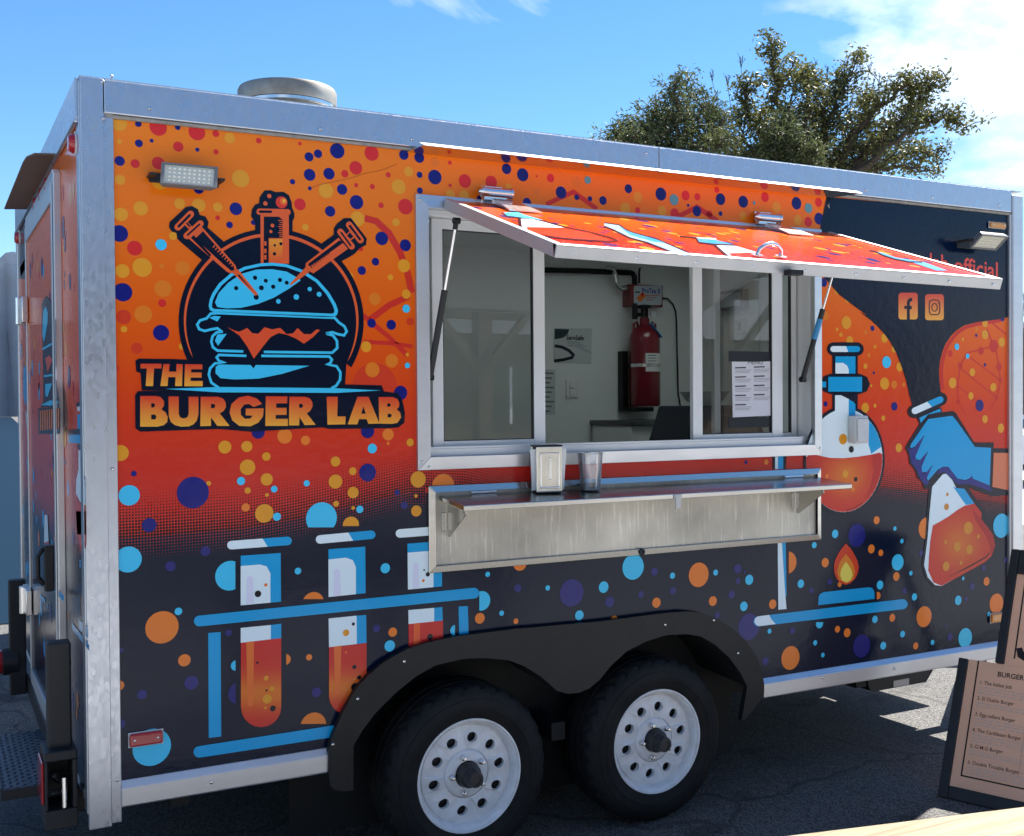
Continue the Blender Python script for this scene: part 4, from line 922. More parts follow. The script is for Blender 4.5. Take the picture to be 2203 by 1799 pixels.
door_shapes([(CY_, r7([(275,340),(290,315),(302,360),(300,420),(278,540),(268,500),(268,420)])), (CY_, r7([(268,575),(332,540),(334,552),(270,590)])), (CY_, r7([(278,745),(338,735),(338,748),(278,758)])), ((224, 84, 48), r7([(285,640),(310,620),(330,650),(300,730)])),
             (CY_, r7([(285,800),(328,795),(300,880),(286,872)])), (CY_, r7([(258,930),(318,900),(374,912),(318,935)]))], 7)
for k in range(9):
    x = 252 + k*14.0; door_shapes([((228, 120, 48), r7([(x, 965 - k*1.5), (x + 9, 963 - k*1.5), (x + 9, 1088 - k*1.5), (x, 1090 - k*1.5)]))], 8)
door_shapes([(WHT, r6([(240,20),(256,20),(262,160),(238,170)])), ((206, 70, 44), r6([(238,168),(264,160),(276,300),(270,375),(250,365),(233,280)])), ((60, 150, 205), r6([(290,400),(345,450),(345,485),(292,430)])), (BLU, r6([(215,440),(243,470),(243,490),(216,460)]))], 6)
DP.build('door_wrap_print', DOOR)
df = MB()
for y0, y1, z0, z1 in ((.515, .545, .44, 2.455), (1.685, 1.715, .44, 2.455), (.545, 1.685, 2.425, 2.47), (.545, 1.685, .44, .475)): df.box(XR - .026, XR, y0, y1, z0, z1)
df.build('door_frame', M['alu'], T, bevel=.003)
dfi = MB()
for y0, y1, z0, z1 in ((.545, .577, .475, 2.425), (1.655, 1.685, .475, 2.425), (.577, 1.655, 2.36, 2.425), (.577, 1.655, .475, .52)): dfi.box(XR - .030, XR - .023, y0, y1, z0, z1)
dfi.build('door_edging', M['alu'], DOOR, bevel=.002)
gp = MB().box(XR - .0275, XR - .02, .538, .548, .48, 2.42); gp.build('door_gasket', M['black'], DOOR)
for px, py in ((80, 640), (86, 1345)):
    c = un(px, py, 0, XR - .04)
    h = MB().box(XR - .05, XR - .026, 1.60, 1.79, c.z - .055, c.z + .055); h.tube([(XR - .055, 1.70, c.z - .06), (XR - .055, 1.70, c.z + .06)], .016, 12)
    h.build('door_hinge', M['chrome'], DOOR, smooth=40, bevel=.003)
hd = MB().box(XR - .06, XR - .03, .60, .66, Z(.98), Z(1.14)); hd.tube([(XR - .062, .63, Z(1.0)), (XR - .08, .63, Z(1.03)), (XR - .08, .63, Z(1.10)), (XR - .062, .63, Z(1.13))], .008, 8)
hd.build('door_handle', M['cylblack'], DOOR, bevel=.004)
rt_ = MB().box(XR - .012, XR + .01, .0, WD, ZTR - .125, ZTR); rt_.box(XR - .016, XR - .002, .0, WD, ZTR - .135, ZTR - .120); rt_.build('rear_roof_trim', M['galv'], T, bevel=.004)
rt2 = MB().box(XR - .010, XR + .01, WD - .05, WD + .004, ZS - .03, ZTR - .14); rt2.build('far_corner_post', M['alu'], T, bevel=.006)
# awning plate over the rear door
ap = MB().hexa([(-.315, 1.73, Z(2.472)), (-.315, .56, Z(2.472)), (XR, .535, Z(2.488)), (XR, 1.73, Z(2.488)), (-.315, 1.73, Z(2.478)), (-.315, .56, Z(2.478)), (XR, .535, Z(2.496)), (XR, 1.73, Z(2.496))])
ap = MB(); xo = un(57, 332, 1, .535).x
ap.prism([(XR, .535), (xo + .025, .535), (xo + .004, .60), (xo, .70), (xo, 1.73), (XR, 1.73)], lambda x, y, d: Vector((x, y, Z(2.487) + d + (x - XR)*.07)), 0, .006)
ap.build('rear_door_canopy', M['ply'], T)
an = MB().box(XR - .006, XR + .0, .53, 1.73, Z(2.481), Z(2.487)); an.build('canopy_rail', M['whitealu'], T)
for i, (px, py) in enumerate(((105.6, 398), (93.4, 420), (80, 440), (39, 512), (158, 309))):
    c = un(px, py, 0, XR - .01)
    q = MB().lathe([(0.001, .028), (.022, .026), (.03, .014), (.032, 0)], (XR, c.y, c.z), (-1, 0, 0), 18); o = q.build('clearance_lamp', M['redlens'], T, smooth=50)
    q = MB().lathe([(.038, 0), (.038, .006), (.03, .008)], (XR - .0005, c.y, c.z), (-1, 0, 0), 18); q.build('lamp_base', M['lightgrey'], o, smooth=40)
# bumper posts, tail lamp boxes and step at the back
for y0, y1, z0, z1, nm in ((.12, .178, .58, .925, 'near'), (1.89, 1.95, .35, .87, 'far')):
    q = MB().box(XR - .10, XR - .03, y0, y1, z0, z1); q.build('bumper_post', M['black'], T, bevel=.006)
c = un(160, 1700, 0, XR - .06)
tl = MB()
for bx in ((XR - .115, XR - .02, .205, .225, .36, .60), (XR - .115, XR - .02, .075, .205, .57, .60), (XR - .115, XR - .02, .075, .205, .36, .42), (XR - .035, XR - .02, .075, .205, .42, .57), (XR - .115, XR - .105, .075, .205, .42, .57)): tl.box(*bx)
TL = tl.build('tail_lamp_box', M['black'], T, bevel=.004)
q = MB().box(XR - .124, XR - .1155, .08, .20, .44, .57); q.build('tail_lamp_lens', M['redlens'], TL, bevel=.006)
q = MB().tube([(XR - .09, .10, .53), (XR - .07, .12, .50), (XR - .05, .16, .49)], .012, 8); q.tube([(XR - .10, .09, .47), (XR - .05, .13, .46)], .009, 8); q.tube([(XR - .06, .07, .52), (XR - .06, .065, .43)], .008, 8); q.build('lamp_wiring', M['chrome'], TL, smooth=50)
q = MB().lathe([(.001, .05), (.05, .045), (.055, .01), (.05, 0)], (XR - .115, 1.93, .50), (-1, 0, 0), 20); q.build('tail_lamp_lens', M['redlens'], T, smooth=40)
q = MB().lathe([(.062, -.05), (.062, .012), (.055, .014)], (XR - .115, 1.93, .50), (-1, 0, 0), 20, caps=True); q.build('tail_lamp_housing', M['black'], T, smooth=40)
st = MB().box(-.295, XR - .004, .66, 1.36, .305, .325); ST = st.build('rear_step', M['plate'], T, bevel=.004)
q = MB()
for i in range(9):
    for j in range(32):
        x = -.285 + i*.0215; y = .672 + j*.0215; s_ = 1 if (i + j) % 2 else -1
        dx_, dy_ = .0085, .0085*s_; nx_, ny_ = -.0022*s_, .0022
        q.add([(x - dx_, y - dy_, .3252), (x + nx_, y + ny_, .3252), (x + dx_, y + dy_, .3252), (x - nx_, y - ny_, .3252), (x, y, .3285)], [(0, 1, 4), (1, 2, 4), (2, 3, 4), (3, 0, 4)])
q.build('tread_lozenges', M['plate'], ST)['kind'] = 'stuff'
q = MB().box(-.297, -.29, .655, 1.365, .285, .328); q.box(-.295, XR, .652, .66, .285, .322); q.box(-.295, XR, 1.36, 1.368, .285, .322); q.build('step_edge', M['hole'], ST, bevel=.002)
bm_ = MB().box(XR - .03, XR + .04, .23, 2.45, .35, .44); bm_.build('rear_bumper', M['cylblack'], T, bevel=.006)

# ---- corner posts, roof trim, sill
cp = MB().box(XR, -.024, -.020, .012, Z(.345), ZTR); cp.box(-.026, .006, -.010, .012, Z(.35), ZTR - .09)
cp.box(XR - .004, XR + .002, -.012, .05, .42, ZTR - .01)
CP = cp.build('corner_post', M['galv'], T, bevel=.008, bseg=3)
CP['label'] = 'tall galvanised post at the rear corner'
cp2 = MB().box(L - .002, L + .012, -.016, .012, Z(.40), ZTR - .11); cp2.box(L + .008, XF, -.024, .012, Z(.42), ZTR - .02)
cp2.build('corner_post', M['alu'], T, bevel=.006, bseg=3)
tr = MB(); seams = [XR + .004, -.012, 1.52, 3.3, XF - .075]
TB_ = ZT + .014
for i, (a, b) in enumerate(zip([-.022, 2.02], [2.0185, XF - .076])): tr.box(a, b, -.018 - .001*i, .03, TB_, ZTR)
TRM = tr.build('roof_trim', M['galv'], T, bevel=.004)
lip = MB().box(-.02, L + .01, -.012, .0, ZT + .002, TB_ - .0005); lip.build('sealant_strip', M['seal'], TRM, bevel=.003)
rtop = MB().box(XR, XF, -.012, .05, ZTR + .0005, ZTR + .004); rtop.build('roof_edge', M['alu'], TRM)
si = MB()
si.prism([(0.0, ZB + .002), (-.020, ZB - .018), (-.020, ZS + .004), (-.016, ZS), (0.02, ZS), (0.02, ZB + .002)], lambda y, z, d: Vector((d, y, z)), .004, un(715, 1600).x)
si.build('sill_rail', M['alu'], T, bevel=.002); si = MB()
si.prism([(0.0, ZB + .002), (-.020, ZB - .018), (-.020, ZS + .004), (-.016, ZS), (0.02, ZS), (0.02, ZB + .002)], lambda y, z, d: Vector((d, y, z)), un(1636, 1460).x, L + .03)
SI = si.build('sill_rail', M['alu'], T, bevel=.002)
def screw_mesh():
    q = MB().lathe([(.0065, 0), (.0065, .002), (.004, .0045), (.0012, .005)], (0, 0, 0), (0, -1, 0), 10); return q
_sm = screw_mesh(); SCR = None
def screw(parent, x, y, z, s=1.0):
    global SCR
    if SCR is None:
        me = bpy.data.meshes.new('screw'); me.from_pydata([tuple(v) for v in _sm.v], [], _sm.f); me.materials.append(M['chrome']); SCR = me
    o = bpy.data.objects.new('screw', SCR); COL.objects.link(o); o.parent = parent; o.location = Vector((x, y, z)) - ORG[parent.name]; o.scale = (s, s, s)
for px, py in ((221, 176), (323, 234), (690, 278), (887, 300), (1863, 409), (2006, 425), (2150, 441), (240, 165), (1390, 330)):
    p = un(px, py, 1, -.019); screw(TRM, p.x, -.0195, p.z, .9)
for px, py in ((222, 257), (242, 1009), (253, 1678)):
    p = un(px, py, 1, -.011); screw(CP, p.x, -.0105 if px > 230 else -.0205, p.z, .9)
for px, py in ((455, 1683), (1770, 1458), (1925, 1438)):
    p = un(px, py, 1, -.021); screw(SI, p.x, -.0205, p.z, 1.0)
# drip rail over the hatch
a = un(872.7, 328); zr_ = a.z; b = un(900.6, 319, 2, zr_); c = un(1822, 415, 2, zr_)
yo = -.085
xr_ = un(1786, 422).x
dr_ = MB().prism([(a.x, 0), (a.x + .03, yo), (xr_ + .10, yo), (xr_, 0)], lambda x, y, d: Vector((x, y, zr_ + d - y*.12)), 0, .003)
dr_.build('drip_rail', mat('shiny_sheet', (.62, .62, .62), .09, 1.0, rvar=.06, vscale=20, bump=.02, bscale=14), T)
dl = MB().hexa([(a.x + .03, yo - .004, zr_ + .008), (xr_ + .10, yo - .004, zr_ + .008), (xr_ + .085, yo + .016, zr_ + .020), (a.x + .02, yo + .016, zr_ + .020), (a.x + .03, yo - .006, zr_ + .011), (xr_ + .10, yo - .006, zr_ + .011), (xr_ + .085, yo + .014, zr_ + .023), (a.x + .02, yo + .014, zr_ + .023)])
dl.build('drip_rail_lip', M['whitealu'], T, bevel=.002)

# ---- exhaust vent
vx, vy, vr = .70, .5, .176
v = MB().lathe([(vr - .012, ZTR - .01), (vr - .012, Z(2.722)), (vr - .004, Z(2.726))], (vx, vy, 0), (0, 0, 1), 48); VE = v.build('exhaust_vent', M['vent'], T, smooth=40)
v = MB().lathe([(vr - .010, Z(2.737)), (vr + .004, Z(2.737)), (vr + .006, Z(2.742)), (vr + .006, Z(2.786)), (vr + .001, Z(2.796)), (vr - .012, Z(2.800)), (.001, Z(2.803))], (vx, vy, 0), (0, 0, 1), 48); v.build('vent_cap', M['vent'], VE, smooth=40)
v = MB().lathe([(vr - .006, Z(2.722)), (vr + .002, Z(2.724)), (vr + .002, Z(2.735)), (vr - .006, Z(2.7365))], (vx, vy, 0), (0, 0, 1), 48); v.build('vent_seam', M['chrome'], VE, smooth=40)

# ---- fender, wheel well, wheels
fp = MB()
fpts = [(un(x, y, 1, -.03).x, un(x, y, 1, -.03).z) for x, y in FEN_OUT + FEN_IN]
fp.prism(fpts, lambda x, z, d: Vector((x, d, z)), -.030, -.006)
FEN = fp.build('fender', M['fender'], T, bevel=.003)
ln = MB(); ip = [(un(x, y, 1, -.03).x, un(x, y, 1, -.03).z) for x, y in FEN_IN]
for (xa, za), (xb, zb) in zip(ip, ip[1:]): ln.add([(xa, -.008, za), (xb, -.008, zb), (xb, .30, zb + .02), (xa, .30, za + .02)], [(0, 1, 2, 3)])
ln.build('arch_liner', M['dark'], FEN)
ww = MB().add([(.62, .30, .1), (2.62, .30, .1), (2.62, .30, 1.0), (.62, .30, 1.0)], [(0, 1, 2, 3)]); ww.add([(.62, .002, .99), (2.62, .002, .99), (2.62, .30, .99), (.62, .30, .99)], [(0, 1, 2, 3)])
ww.build('wheel_well', M['dark'], T)
for px, py in ((rD(1675, 358)), (rD(1425, 560)), (rD(1292, 805)), (rS(1190, 182)), (rS(840, 215)), (rS(1365, 420))):
    p = un(px, py, 1, -.031); screw(FEN, p.x, -.0305, p.z, .8)
ZR = Z(.2934); 
def make_wheel(cx_, cy_, sgn=1):
    c = Vector((cx_, cy_, ZR)); ax = Vector((0, sgn, 0))
    dm = MB().lathe([(.001, .055), (.165, .055), (.17, .07), (.17, .16), (.1, .17)], c, ax, 40); WH = dm.build('wheel', M['hole'], T, smooth=40)
    n = 120; prof = [(.196, .012, 0), (.205, -.002, 0), (.222, -.010, 0), (.240, -.0145, 0), (.2415, -.0170, 0), (.246, -.0172, 0), (.2475, -.0155, 0), (.262, -.0155, 0), (.275, -.013, 0), (.276, -.0105, 0), (.292, -.006, 0), (.305, .004, 1), (.314, .014, 2), (.321, .028, 2), (.3225, .050, 0), (.3225, .062, 0), (.315, .064, 0), (.315, .072, 0), (.323, .074, 0),
                     (.323, .106, 0), (.315, .108, 0), (.315, .118, 0), (.323, .120, 0), (.3225, .160, 0), (.320, .178, 2), (.31, .196, 1), (.28, .206, 0), (.24, .208, 0), (.2, .19, 0)]
    t = MB(); a_, b_ = Vector((1, 0, 0)), ax.cross(Vector((1, 0, 0)))
    for r, h, k in prof:
        for j in range(n):
            rr = r - (k*.0045 if j % 4 == 0 else 0); q = 2*math.pi*(j + (1.5 if k == 2 else 0))/n; t.v.append(c + ax*h + (a_*math.cos(q) + b_*math.sin(q))*rr)
    for i in range(len(prof) - 1):
        for j in range(n): t.f.append((i*n + j, i*n + (j + 1) % n, (i + 1)*n + (j + 1) % n, (i + 1)*n + j))
    t.build('tyre', M['rubber'], WH, smooth=24)
    # rim: flange and barrel, then disc with ten holes
    r = MB().lathe([(.190, .060), (.186, .030), (.190, .018), (.196, .012), (.204, .010), (.2065, .002), (.204, -.005), (.199, -.005), (.1965, .000), (.1955, .004), (.192, .006), (.187, .014), (.181, .034), (.176, .036), (.1745, .031)], c, ax, 72)
    RO, RI, RH, HR = .1745, .088, .131, .0185
    for s_ in range(10):
        a0 = 2*math.pi*s_/10 + .16; a1 = a0 + 2*math.pi/10; m = 7
        o = [(RO*math.cos(a0 + (a1 - a0)*i/m), RO*math.sin(a0 + (a1 - a0)*i/m)) for i in range(m + 1)] + [(RI*math.cos(a1 - (a1 - a0)*i/m), RI*math.sin(a1 - (a1 - a0)*i/m)) for i in range(m + 1)]
        am = (a0 + a1)/2; hc = (RH*math.cos(am), RH*math.sin(am)); nh = 16
        hole = [(hc[0] + HR*1.12*math.cos(2*math.pi*i/nh)*1.0, hc[1] + HR*math.sin(2*math.pi*i/nh)) for i in range(nh)]
        tris = tessellate_polygon([[Vector((x, y, 0)) for x, y in o], [Vector((x, y, 0)) for x, y in hole]])
        fz = lambda x, y: .031 - .012*max(0, 1 - abs(math.hypot(x, y) - .125)/.05)
        r.add([c + ax*fz(x, y) + a_*x + b_*y for x, y in o + hole], [tuple(q) for q in tris])
        r.add([c + ax*fz(x, y) + a_*x + b_*y for x, y in hole] + [c + ax*.040 + a_*x + b_*y for x, y in hole], [(i, (i + 1) % nh, (i + 1) % nh + nh, i + nh) for i in range(nh)])
    r.lathe([(.088, .031), (.082, .022), (.078, .0195), (.050, .0185), (.0475, .020), (.0465, .05)], c, ax, 48)
    r.build('rim', M['whitepaint'], WH, smooth=32)
    h = MB().lathe([(.044, .05), (.044, -.005), (.040, -.012), (.034, -.014), (.0335, -.026), (.031, -.030), (.0295, -.050), (.027, -.056), (.018, -.0565), (.0175, -.052), (.001, -.052)], c, ax, 32); h.build('hub_cap', M['hole'], WH, smooth=35)
    for k in range(5):
        q = rad(90 + 72*k + 18); p = c + a_*.066*math.cos(q) + b_*.066*math.sin(q)
        g = MB().lathe([(.0115, .02), (.0105, .006), (.009, .002)], p, ax, 6); g.lathe([(.009, .002), (.006, .0), (.006, -.008), (.001, -.0085)], p, ax, 8); g.build('lug_nut', M['chrome'], WH, smooth=30)
    return WH
W1 = make_wheel(1.1938, 0.0); W2 = make_wheel(2.0111, 0.0)
make_wheel(1.1938, WD, -1); make_wheel(2.0111, WD, -1)
chs = MB()
for y in (.42, WD - .42): chs.box(-.05, XF + .3, y - .03, y + .03, .33, .43)
for x in (.2, 1.0, 1.62, 2.3, 3.2, 4.0): chs.box(x - .03, x + .03, .1, WD - .1, .36, .428)
for x in (1.1938, 2.0111): chs.tube([(x, .15, ZR), (x, WD - .15, ZR)], .032, 12)
chs.tube([(XF + .2, .45, .40), (XF + 1.3, WD/2, .40)], .045, 4); chs.tube([(XF + .2, WD - .45, .40), (XF + 1.3, WD/2, .40)], .045, 4)

for yy in (.98, 1.40):  # unseen bottles added at the nose to break up the ground shadow
    gb_ = MB().lathe([(.001, .46), (.12, .46), (.15, .49), (.15, .86), (.12, .93), (.06, .97), (.03, .98), (.03, 1.02), (.001, 1.02)], (XF + .24, yy, 0), (0, 0, 1), 28).build('added_gas_bottle', M['lightgrey'], T, smooth=40)
    MB().lathe([(.09, .95), (.09, 1.06), (.085, 1.06), (.085, .95)], (XF + .24, yy, 0), (0, 0, 1), 20).build('added_bottle_collar', M['lightgrey'], gb_, smooth=40)
MB().box(XF + .08, XF + .42, .75, 1.65, .43, .46).build('tongue_shelf', M['cylblack'], T)

chs.build('chassis', M['dark'], T)
# dark tank slung under the floor, with a pale sticker
ta, tb_ = un(1866, 1470, 1, .45), un(2015, 1440, 1, .45)
tk = MB().prism([(ta.x, ta.z + .05), (ta.x + .005, ta.z - .015), (ta.x + .03, ta.z - .045), (tb_.x - .08, ta.z - .045), (tb_.x - .03, ta.z + .01), (tb_.x, ta.z + .05)], lambda x, z, d: Vector((x, d, z)), .45, 1.1)
TK = tk.build('water_tank', M['black'], T, bevel=.01)
s1, s2 = un(1922, 1465, 1, .449), un(1955, 1473, 1, .449)
MB().box(s1.x, s2.x, .447, .4495, s2.z, s1.z).build('sticker', M['lightgrey'], TK)

# ---- lamps and boxes on the side
def flood(name_lbl, P4, depth, nrm):
    """P4: four corners of the lit face, clockwise from the top left"""
    c = sum(P4, Vector())/4
    q = MB().hexa([P4[3], P4[2], P4[2] - nrm*depth*.7 + (c - P4[2])*.12, P4[3] - nrm*depth*.7 + (c - P4[3])*.12, P4[0], P4[1], P4[1] - nrm*depth + (c - P4[1])*.12, P4[0] - nrm*depth + (c - P4[0])*.12])
    FL = q.build('floodlight', M['greybox'], T, bevel=.003); FL['label'] = name_lbl
    u = (P4[1] - P4[0]); w = (P4[3] - P4[0])
    f = lambda a, b, h: P4[0] + u*a + w*b + nrm*h
    q = MB()
    for a0, a1, b0, b1 in ((0, 1, 0, .09), (0, 1, .91, 1), (0, .06, .09, .91), (.94, 1, .09, .91)):
        q.hexa([f(a0, b0, .0005), f(a1, b0, .0005), f(a1, b1, .0005), f(a0, b1, .0005), f(a0, b0, .007), f(a1, b0, .007), f(a1, b1, .007), f(a0, b1, .007)])
    q.build('lamp_bezel', M['greybox'], FL, bevel=.0015)
    q = MB().add([f(.06, .09, .002), f(.94, .09, .002), f(.94, .91, .002), f(.06, .91, .002)], [(0, 1, 2, 3)]); q.build('led_panel', M['ledface'], FL)
    q = MB()
    for i in range(9):
        for j in range(4):
            p = f(.15 + .7*i/8, .22 + .56*j/3, .0022); q.lathe([(.0042, 0), (.0034, .0025), (.0005, .0035)], p, nrm, 8)
    q.build('led_array', M['led'], FL, smooth=60)
    return FL, c
A = rA
P4 = [un(*A(428, 350), 1, -.072), un(*A(788, 388), 1, -.072), un(*A(768, 524), 1, -.088), un(*A(410, 488), 1, -.088)]
zt = (P4[0].z + P4[1].z)/2; zb_ = (P4[2].z + P4[3].z)/2
P4 = [Vector((P4[0].x + .004, -.066, zt)), Vector((P4[1].x + .004, -.066, zt)), Vector((P4[2].x + .006, -.090, zb_)), Vector((P4[3].x + .006, -.090, zb_))]
nr = (P4[1] - P4[0]).cross(P4[3] - P4[0]).normalized(); nr = nr if nr.y < 0 else -nr
P4 = [P4[0], P4[1], P4[2], P4[3]]
FL1, c1 = flood('flat grey LED floodlight above the burger logo', P4, .035, nr)
q = MB().bar((c1.x - .103, -.07, c1.z), (c1.x - .103, -.002, c1.z), .02, .008); q.bar((c1.x + .103, -.07, c1.z), (c1.x + .103, -.002, c1.z), .02, .008); q.box(c1.x - .107, c1.x + .107, -.008, -.003, c1.z - .015, c1.z + .015); q.build('lamp_bracket', M['black'], FL1, bevel=.002)
iL = un(*rE(1628, 545), 1, -.06); iR = un(*rE(1868, 597), 1, -.06); iz = (iL.z + iR.z)/2
oL = un(*rE(1742, 432), 0, iL.x)
P4 = [Vector((iL.x, -.06, iz)), Vector((iR.x, -.06, iz)), Vector((iR.x, oL.y, oL.z)), Vector((iL.x, oL.y, oL.z))]
nr = (P4[1] - P4[0]).cross(P4[3] - P4[0]).normalized(); nr = nr if nr.z < 0 else -nr
FL2, c2 = flood('grey LED floodlight tipped downwards beside the amber marker lamp', P4, .03, nr)
q = MB().bar((iL.x - .01, -.002, iz + .03), (iL.x - .01, -.08, iz + .035), .03, .008); q.bar((iL.x - .015, -.004, iz + .02), (iR.x + .01, -.004, iz + .02), .008, .03); q.build('lamp_bracket', M['black'], FL2, bevel=.002)
def lamp(px0, py0, px1, py1, m, lbl, depth=.018, back=True):
    a, b = un(px0, py0, 1, -.012), un(px1, py1, 1, -.012)
    q = MB().box(a.x, b.x, -depth, -.005, b.z, a.z); o = q.build('marker_lamp', m, T, bevel=.007, bseg=3); o['label'] = lbl
    q = MB().box(a.x - .003, b.x + .003, -.0065, -.0055, b.z - .003, a.z + .003); q.build('lamp_base', M['lightgrey'], o, bevel=.003)
    for t in (.15, .85): screw(o, a.x + (b.x - a.x)*t, -depth, (a.z + b.z)/2, .6)
lamp(*rD(196, 752), *rD(376, 796), M['redlens'], 'long red side marker lamp by the rear corner post')
lamp(*rE(1818, 326), *rE(1960, 390), M['amber'], 'amber marker lamp high by the front corner post')
lamp(*rG(1880, 782), *rG(1990, 832), M['amber'], 'amber marker lamp low by the menu sign')
a, b = un(*rF(488, 745), 1, -.05), un(*rF(585, 950), 1, -.05)
q = MB().box(a.x, b.x, -.05, -.0045, b.z, a.z); OB = q.build('socket_box', M['lightgrey'], T, bevel=.006)
MB().box(a.x + .006, b.x - .006, -.058, -.0502, b.z + .008, a.z - .012).build('socket_lid', M['lightgrey'], OB, bevel=.004)
screw(OB, (a.x + b.x)/2 + .01, -.058, a.z - .028, .6)
q = MB().tube([un(*rE(350, 170), 1, -.02), un(*rE(340, 185), 1, -.03), un(*rE(352, 198), 1, -.02)], .004, 6); q.build('hook', M['chrome'], T, smooth=50)
# ------------------------------------------------------------------ serving window
def mitred(x0, x1, z0, z1, w, y_out, y_in):
    q = MB(); lift = .006
    O = [(x0, z0), (x1, z0), (x1, z1), (x0, z1)]; I = [(x0 + w, z0 + w), (x1 - w, z0 + w), (x1 - w, z1 - w), (x0 + w, z1 - w)]
    for i in range(4):
        j = (i + 1) % 4
        a, b, c, d = O[i], O[j], I[j], I[i]; e = .0008
        q.hexa([(a[0], y_in, a[1]), (b[0], y_in, b[1]), (c[0], y_in, c[1]), (d[0], y_in, d[1]), (a[0], y_out, a[1]), (b[0], y_out, b[1]), (c[0], y_out - lift, c[1]), (d[0], y_out - lift, d[1])])
    return q
SV = mitred(WX0, WX1, WZ0, WZ1, FRW, -.014, .004).build('serving_window', M['alu'], T, bevel=.0015)
jb = MB()
for x0, x1, z0, z1 in ((OX0 - .002, OX0 + .006, OZ0, OZ1), (OX1 - .006, OX1 + .002, OZ0, OZ1), (OX0, OX1, OZ0 - .002, OZ0 + .006), (OX0, OX1, OZ1 - .006, OZ1 + .002)): jb.box(x0, x1, .0045, .12, z0, z1)
jb.build('window_jamb', M['whitealu'], SV)
for x, z in ((WX0 + .014, WZ0 + .03), (WX0 + .04, WZ0 + .012), (WX1 - .014, WZ0 + .03), (WX0 + .014, WZ1 - .02)): screw(SV, x, -.016, z, .8)
def X5(px, y=.05): return un(px, 800, 1, y).x
ZL, ZH = Z(1.441), Z(2.308)
tk_ = MB().box(OX0 + .006, OX1 - .006, .012, .11, OZ0 + .006, Z(1.466)); tk_.box(OX0 + .006, OX1 - .006, .012, .11, Z(2.285), OZ1 - .006)
tk_.box(OX0 + .006, OX1 - .006, .012, .018, Z(1.466), Z(1.474))
tk_.build('window_track', M['whitealu'], SV, bevel=.002)
def sash(x0, x1, wl_, wr_, y, z0, z1, hb, ht, nm):
    q = MB(); q.box(x0, x0 + wl_, y, y + .022, z0, z1); q.box(x1 - wr_, x1, y, y + .022, z0, z1); q.box(x0 + wl_, x1 - wr_, y + .001, y + .021, z0, z0 + hb); q.box(x0 + wl_, x1 - wr_, y + .001, y + .021, z1 - ht, z1)
    o = q.build(nm, M['whitealu'], SV, bevel=.002)
    g = MB()
    for a, b, c, d in ((x0 + wl_, x0 + wl_ + .004, z0 + hb, z1 - ht), (x1 - wr_ - .004, x1 - wr_, z0 + hb, z1 - ht), (x0 + wl_, x1 - wr_, z0 + hb, z0 + hb + .003), (x0 + wl_, x1 - wr_, z1 - ht - .003, z1 - ht)): g.box(a, b, y + .004, y + .018, c, d)
    gk = g.build('gasket', M['black'], SV)
    MB().add([(x0 + wl_, y + .011, z0 + hb), (x1 - wr_, y + .011, z0 + hb), (x1 - wr_, y + .011, z1 - ht), (x0 + wl_, y + .011, z1 - ht)], [(0, 1, 2, 3)]).build('glass_pane', M['glass'], SV)
    return o
sash(X5(931), X5(1173), X5(954) - X5(931), X5(1173) - X5(1149), .05, Z(1.467), Z(2.284), .024, .036, 'fixed_sash')
sash(X5(1491), X5(1684), X5(1511.5) - X5(1491), X5(1684) - X5(1662), .05, Z(1.467), Z(2.284), .024, .036, 'sliding_sash')
sash(X5(1537, .085), X5(1714, .085), .032, .028, .085, Z(1.467), Z(2.284), .022, .03, 'fixed_sash')

# ------------------------------------------------------------------ hatch flap propped open
HX0, HX1 = 1.103, 2.898
p_h = Vector((0, -.03, Z(2.338))); p_o = Vector((0, -.835, Z(2.068)))
sl_ = (p_o.z - p_h.z)/(p_o.y - p_h.y)
hn = Vector((0, -sl_, 1)).normalized()
def HP(x, y, d=0.0): return Vector((x, y, p_h.z + sl_*(y + .03))) + hn*d
ocl, ocr = -.797, -.872
q = MB().hexa([HP(HX0, ocl, -.030), HP(HX1, ocr, -.030), HP(HX1, -.03, -.030), HP(HX0, -.03, -.030), HP(HX0, ocl, -.002), HP(HX1, ocr, -.002), HP(HX1, -.03, -.002), HP(HX0, -.03, -.002)])
HA = q.build('hatch', M['lightgrey'], T)
def hedge(a, b, w, inw):
    """edging channel along a-b; inw points to the inside of the flap"""
    a, b = Vector(a), Vector(b)
    n_ = hn; e = (inw - n_*inw.dot(n_)).normalized()
    return MB().hexa([a - n_*.036, b - n_*.036, b - n_*.036 + e*.010, a - n_*.036 + e*.010, a + n_*.004, b + n_*.004, b + n_*.004 + e*w, a + n_*.004 + e*w])
fr = MB()
for a, b, inw in ((HP(HX0 - .004, ocl), HP(HX0 - .004, -.03), Vector((1, 0, 0))), (HP(HX1 + .004, -.03), HP(HX1 + .004, ocr), Vector((-1, 0, 0))), (HP(HX1 + .004, ocr - .004), HP(HX0 - .004, ocl - .004), Vector((0, 1, 0)))):
    e = hedge(a, b, .026, inw); fr.add(e.v, e.f)
FRM = fr.build('hatch_edging', M['hatchalu'], HA, bevel=.002)
for k in range(9):
    x = HX0 + .06 + (HX1 - HX0 - .1)*k/8; yy = ocl + (ocr - ocl)*k/8 - .0045; p = HP(x, yy, -.018); screw(FRM, p.x, p.y + .001, p.z, .8)
def hatch_pt(x, y, layer=0): return unp(x, y, HP(0, -.03, layer*PITCH_L*1.3), hn)
HPr = Print(hatch_pt)
n = 8
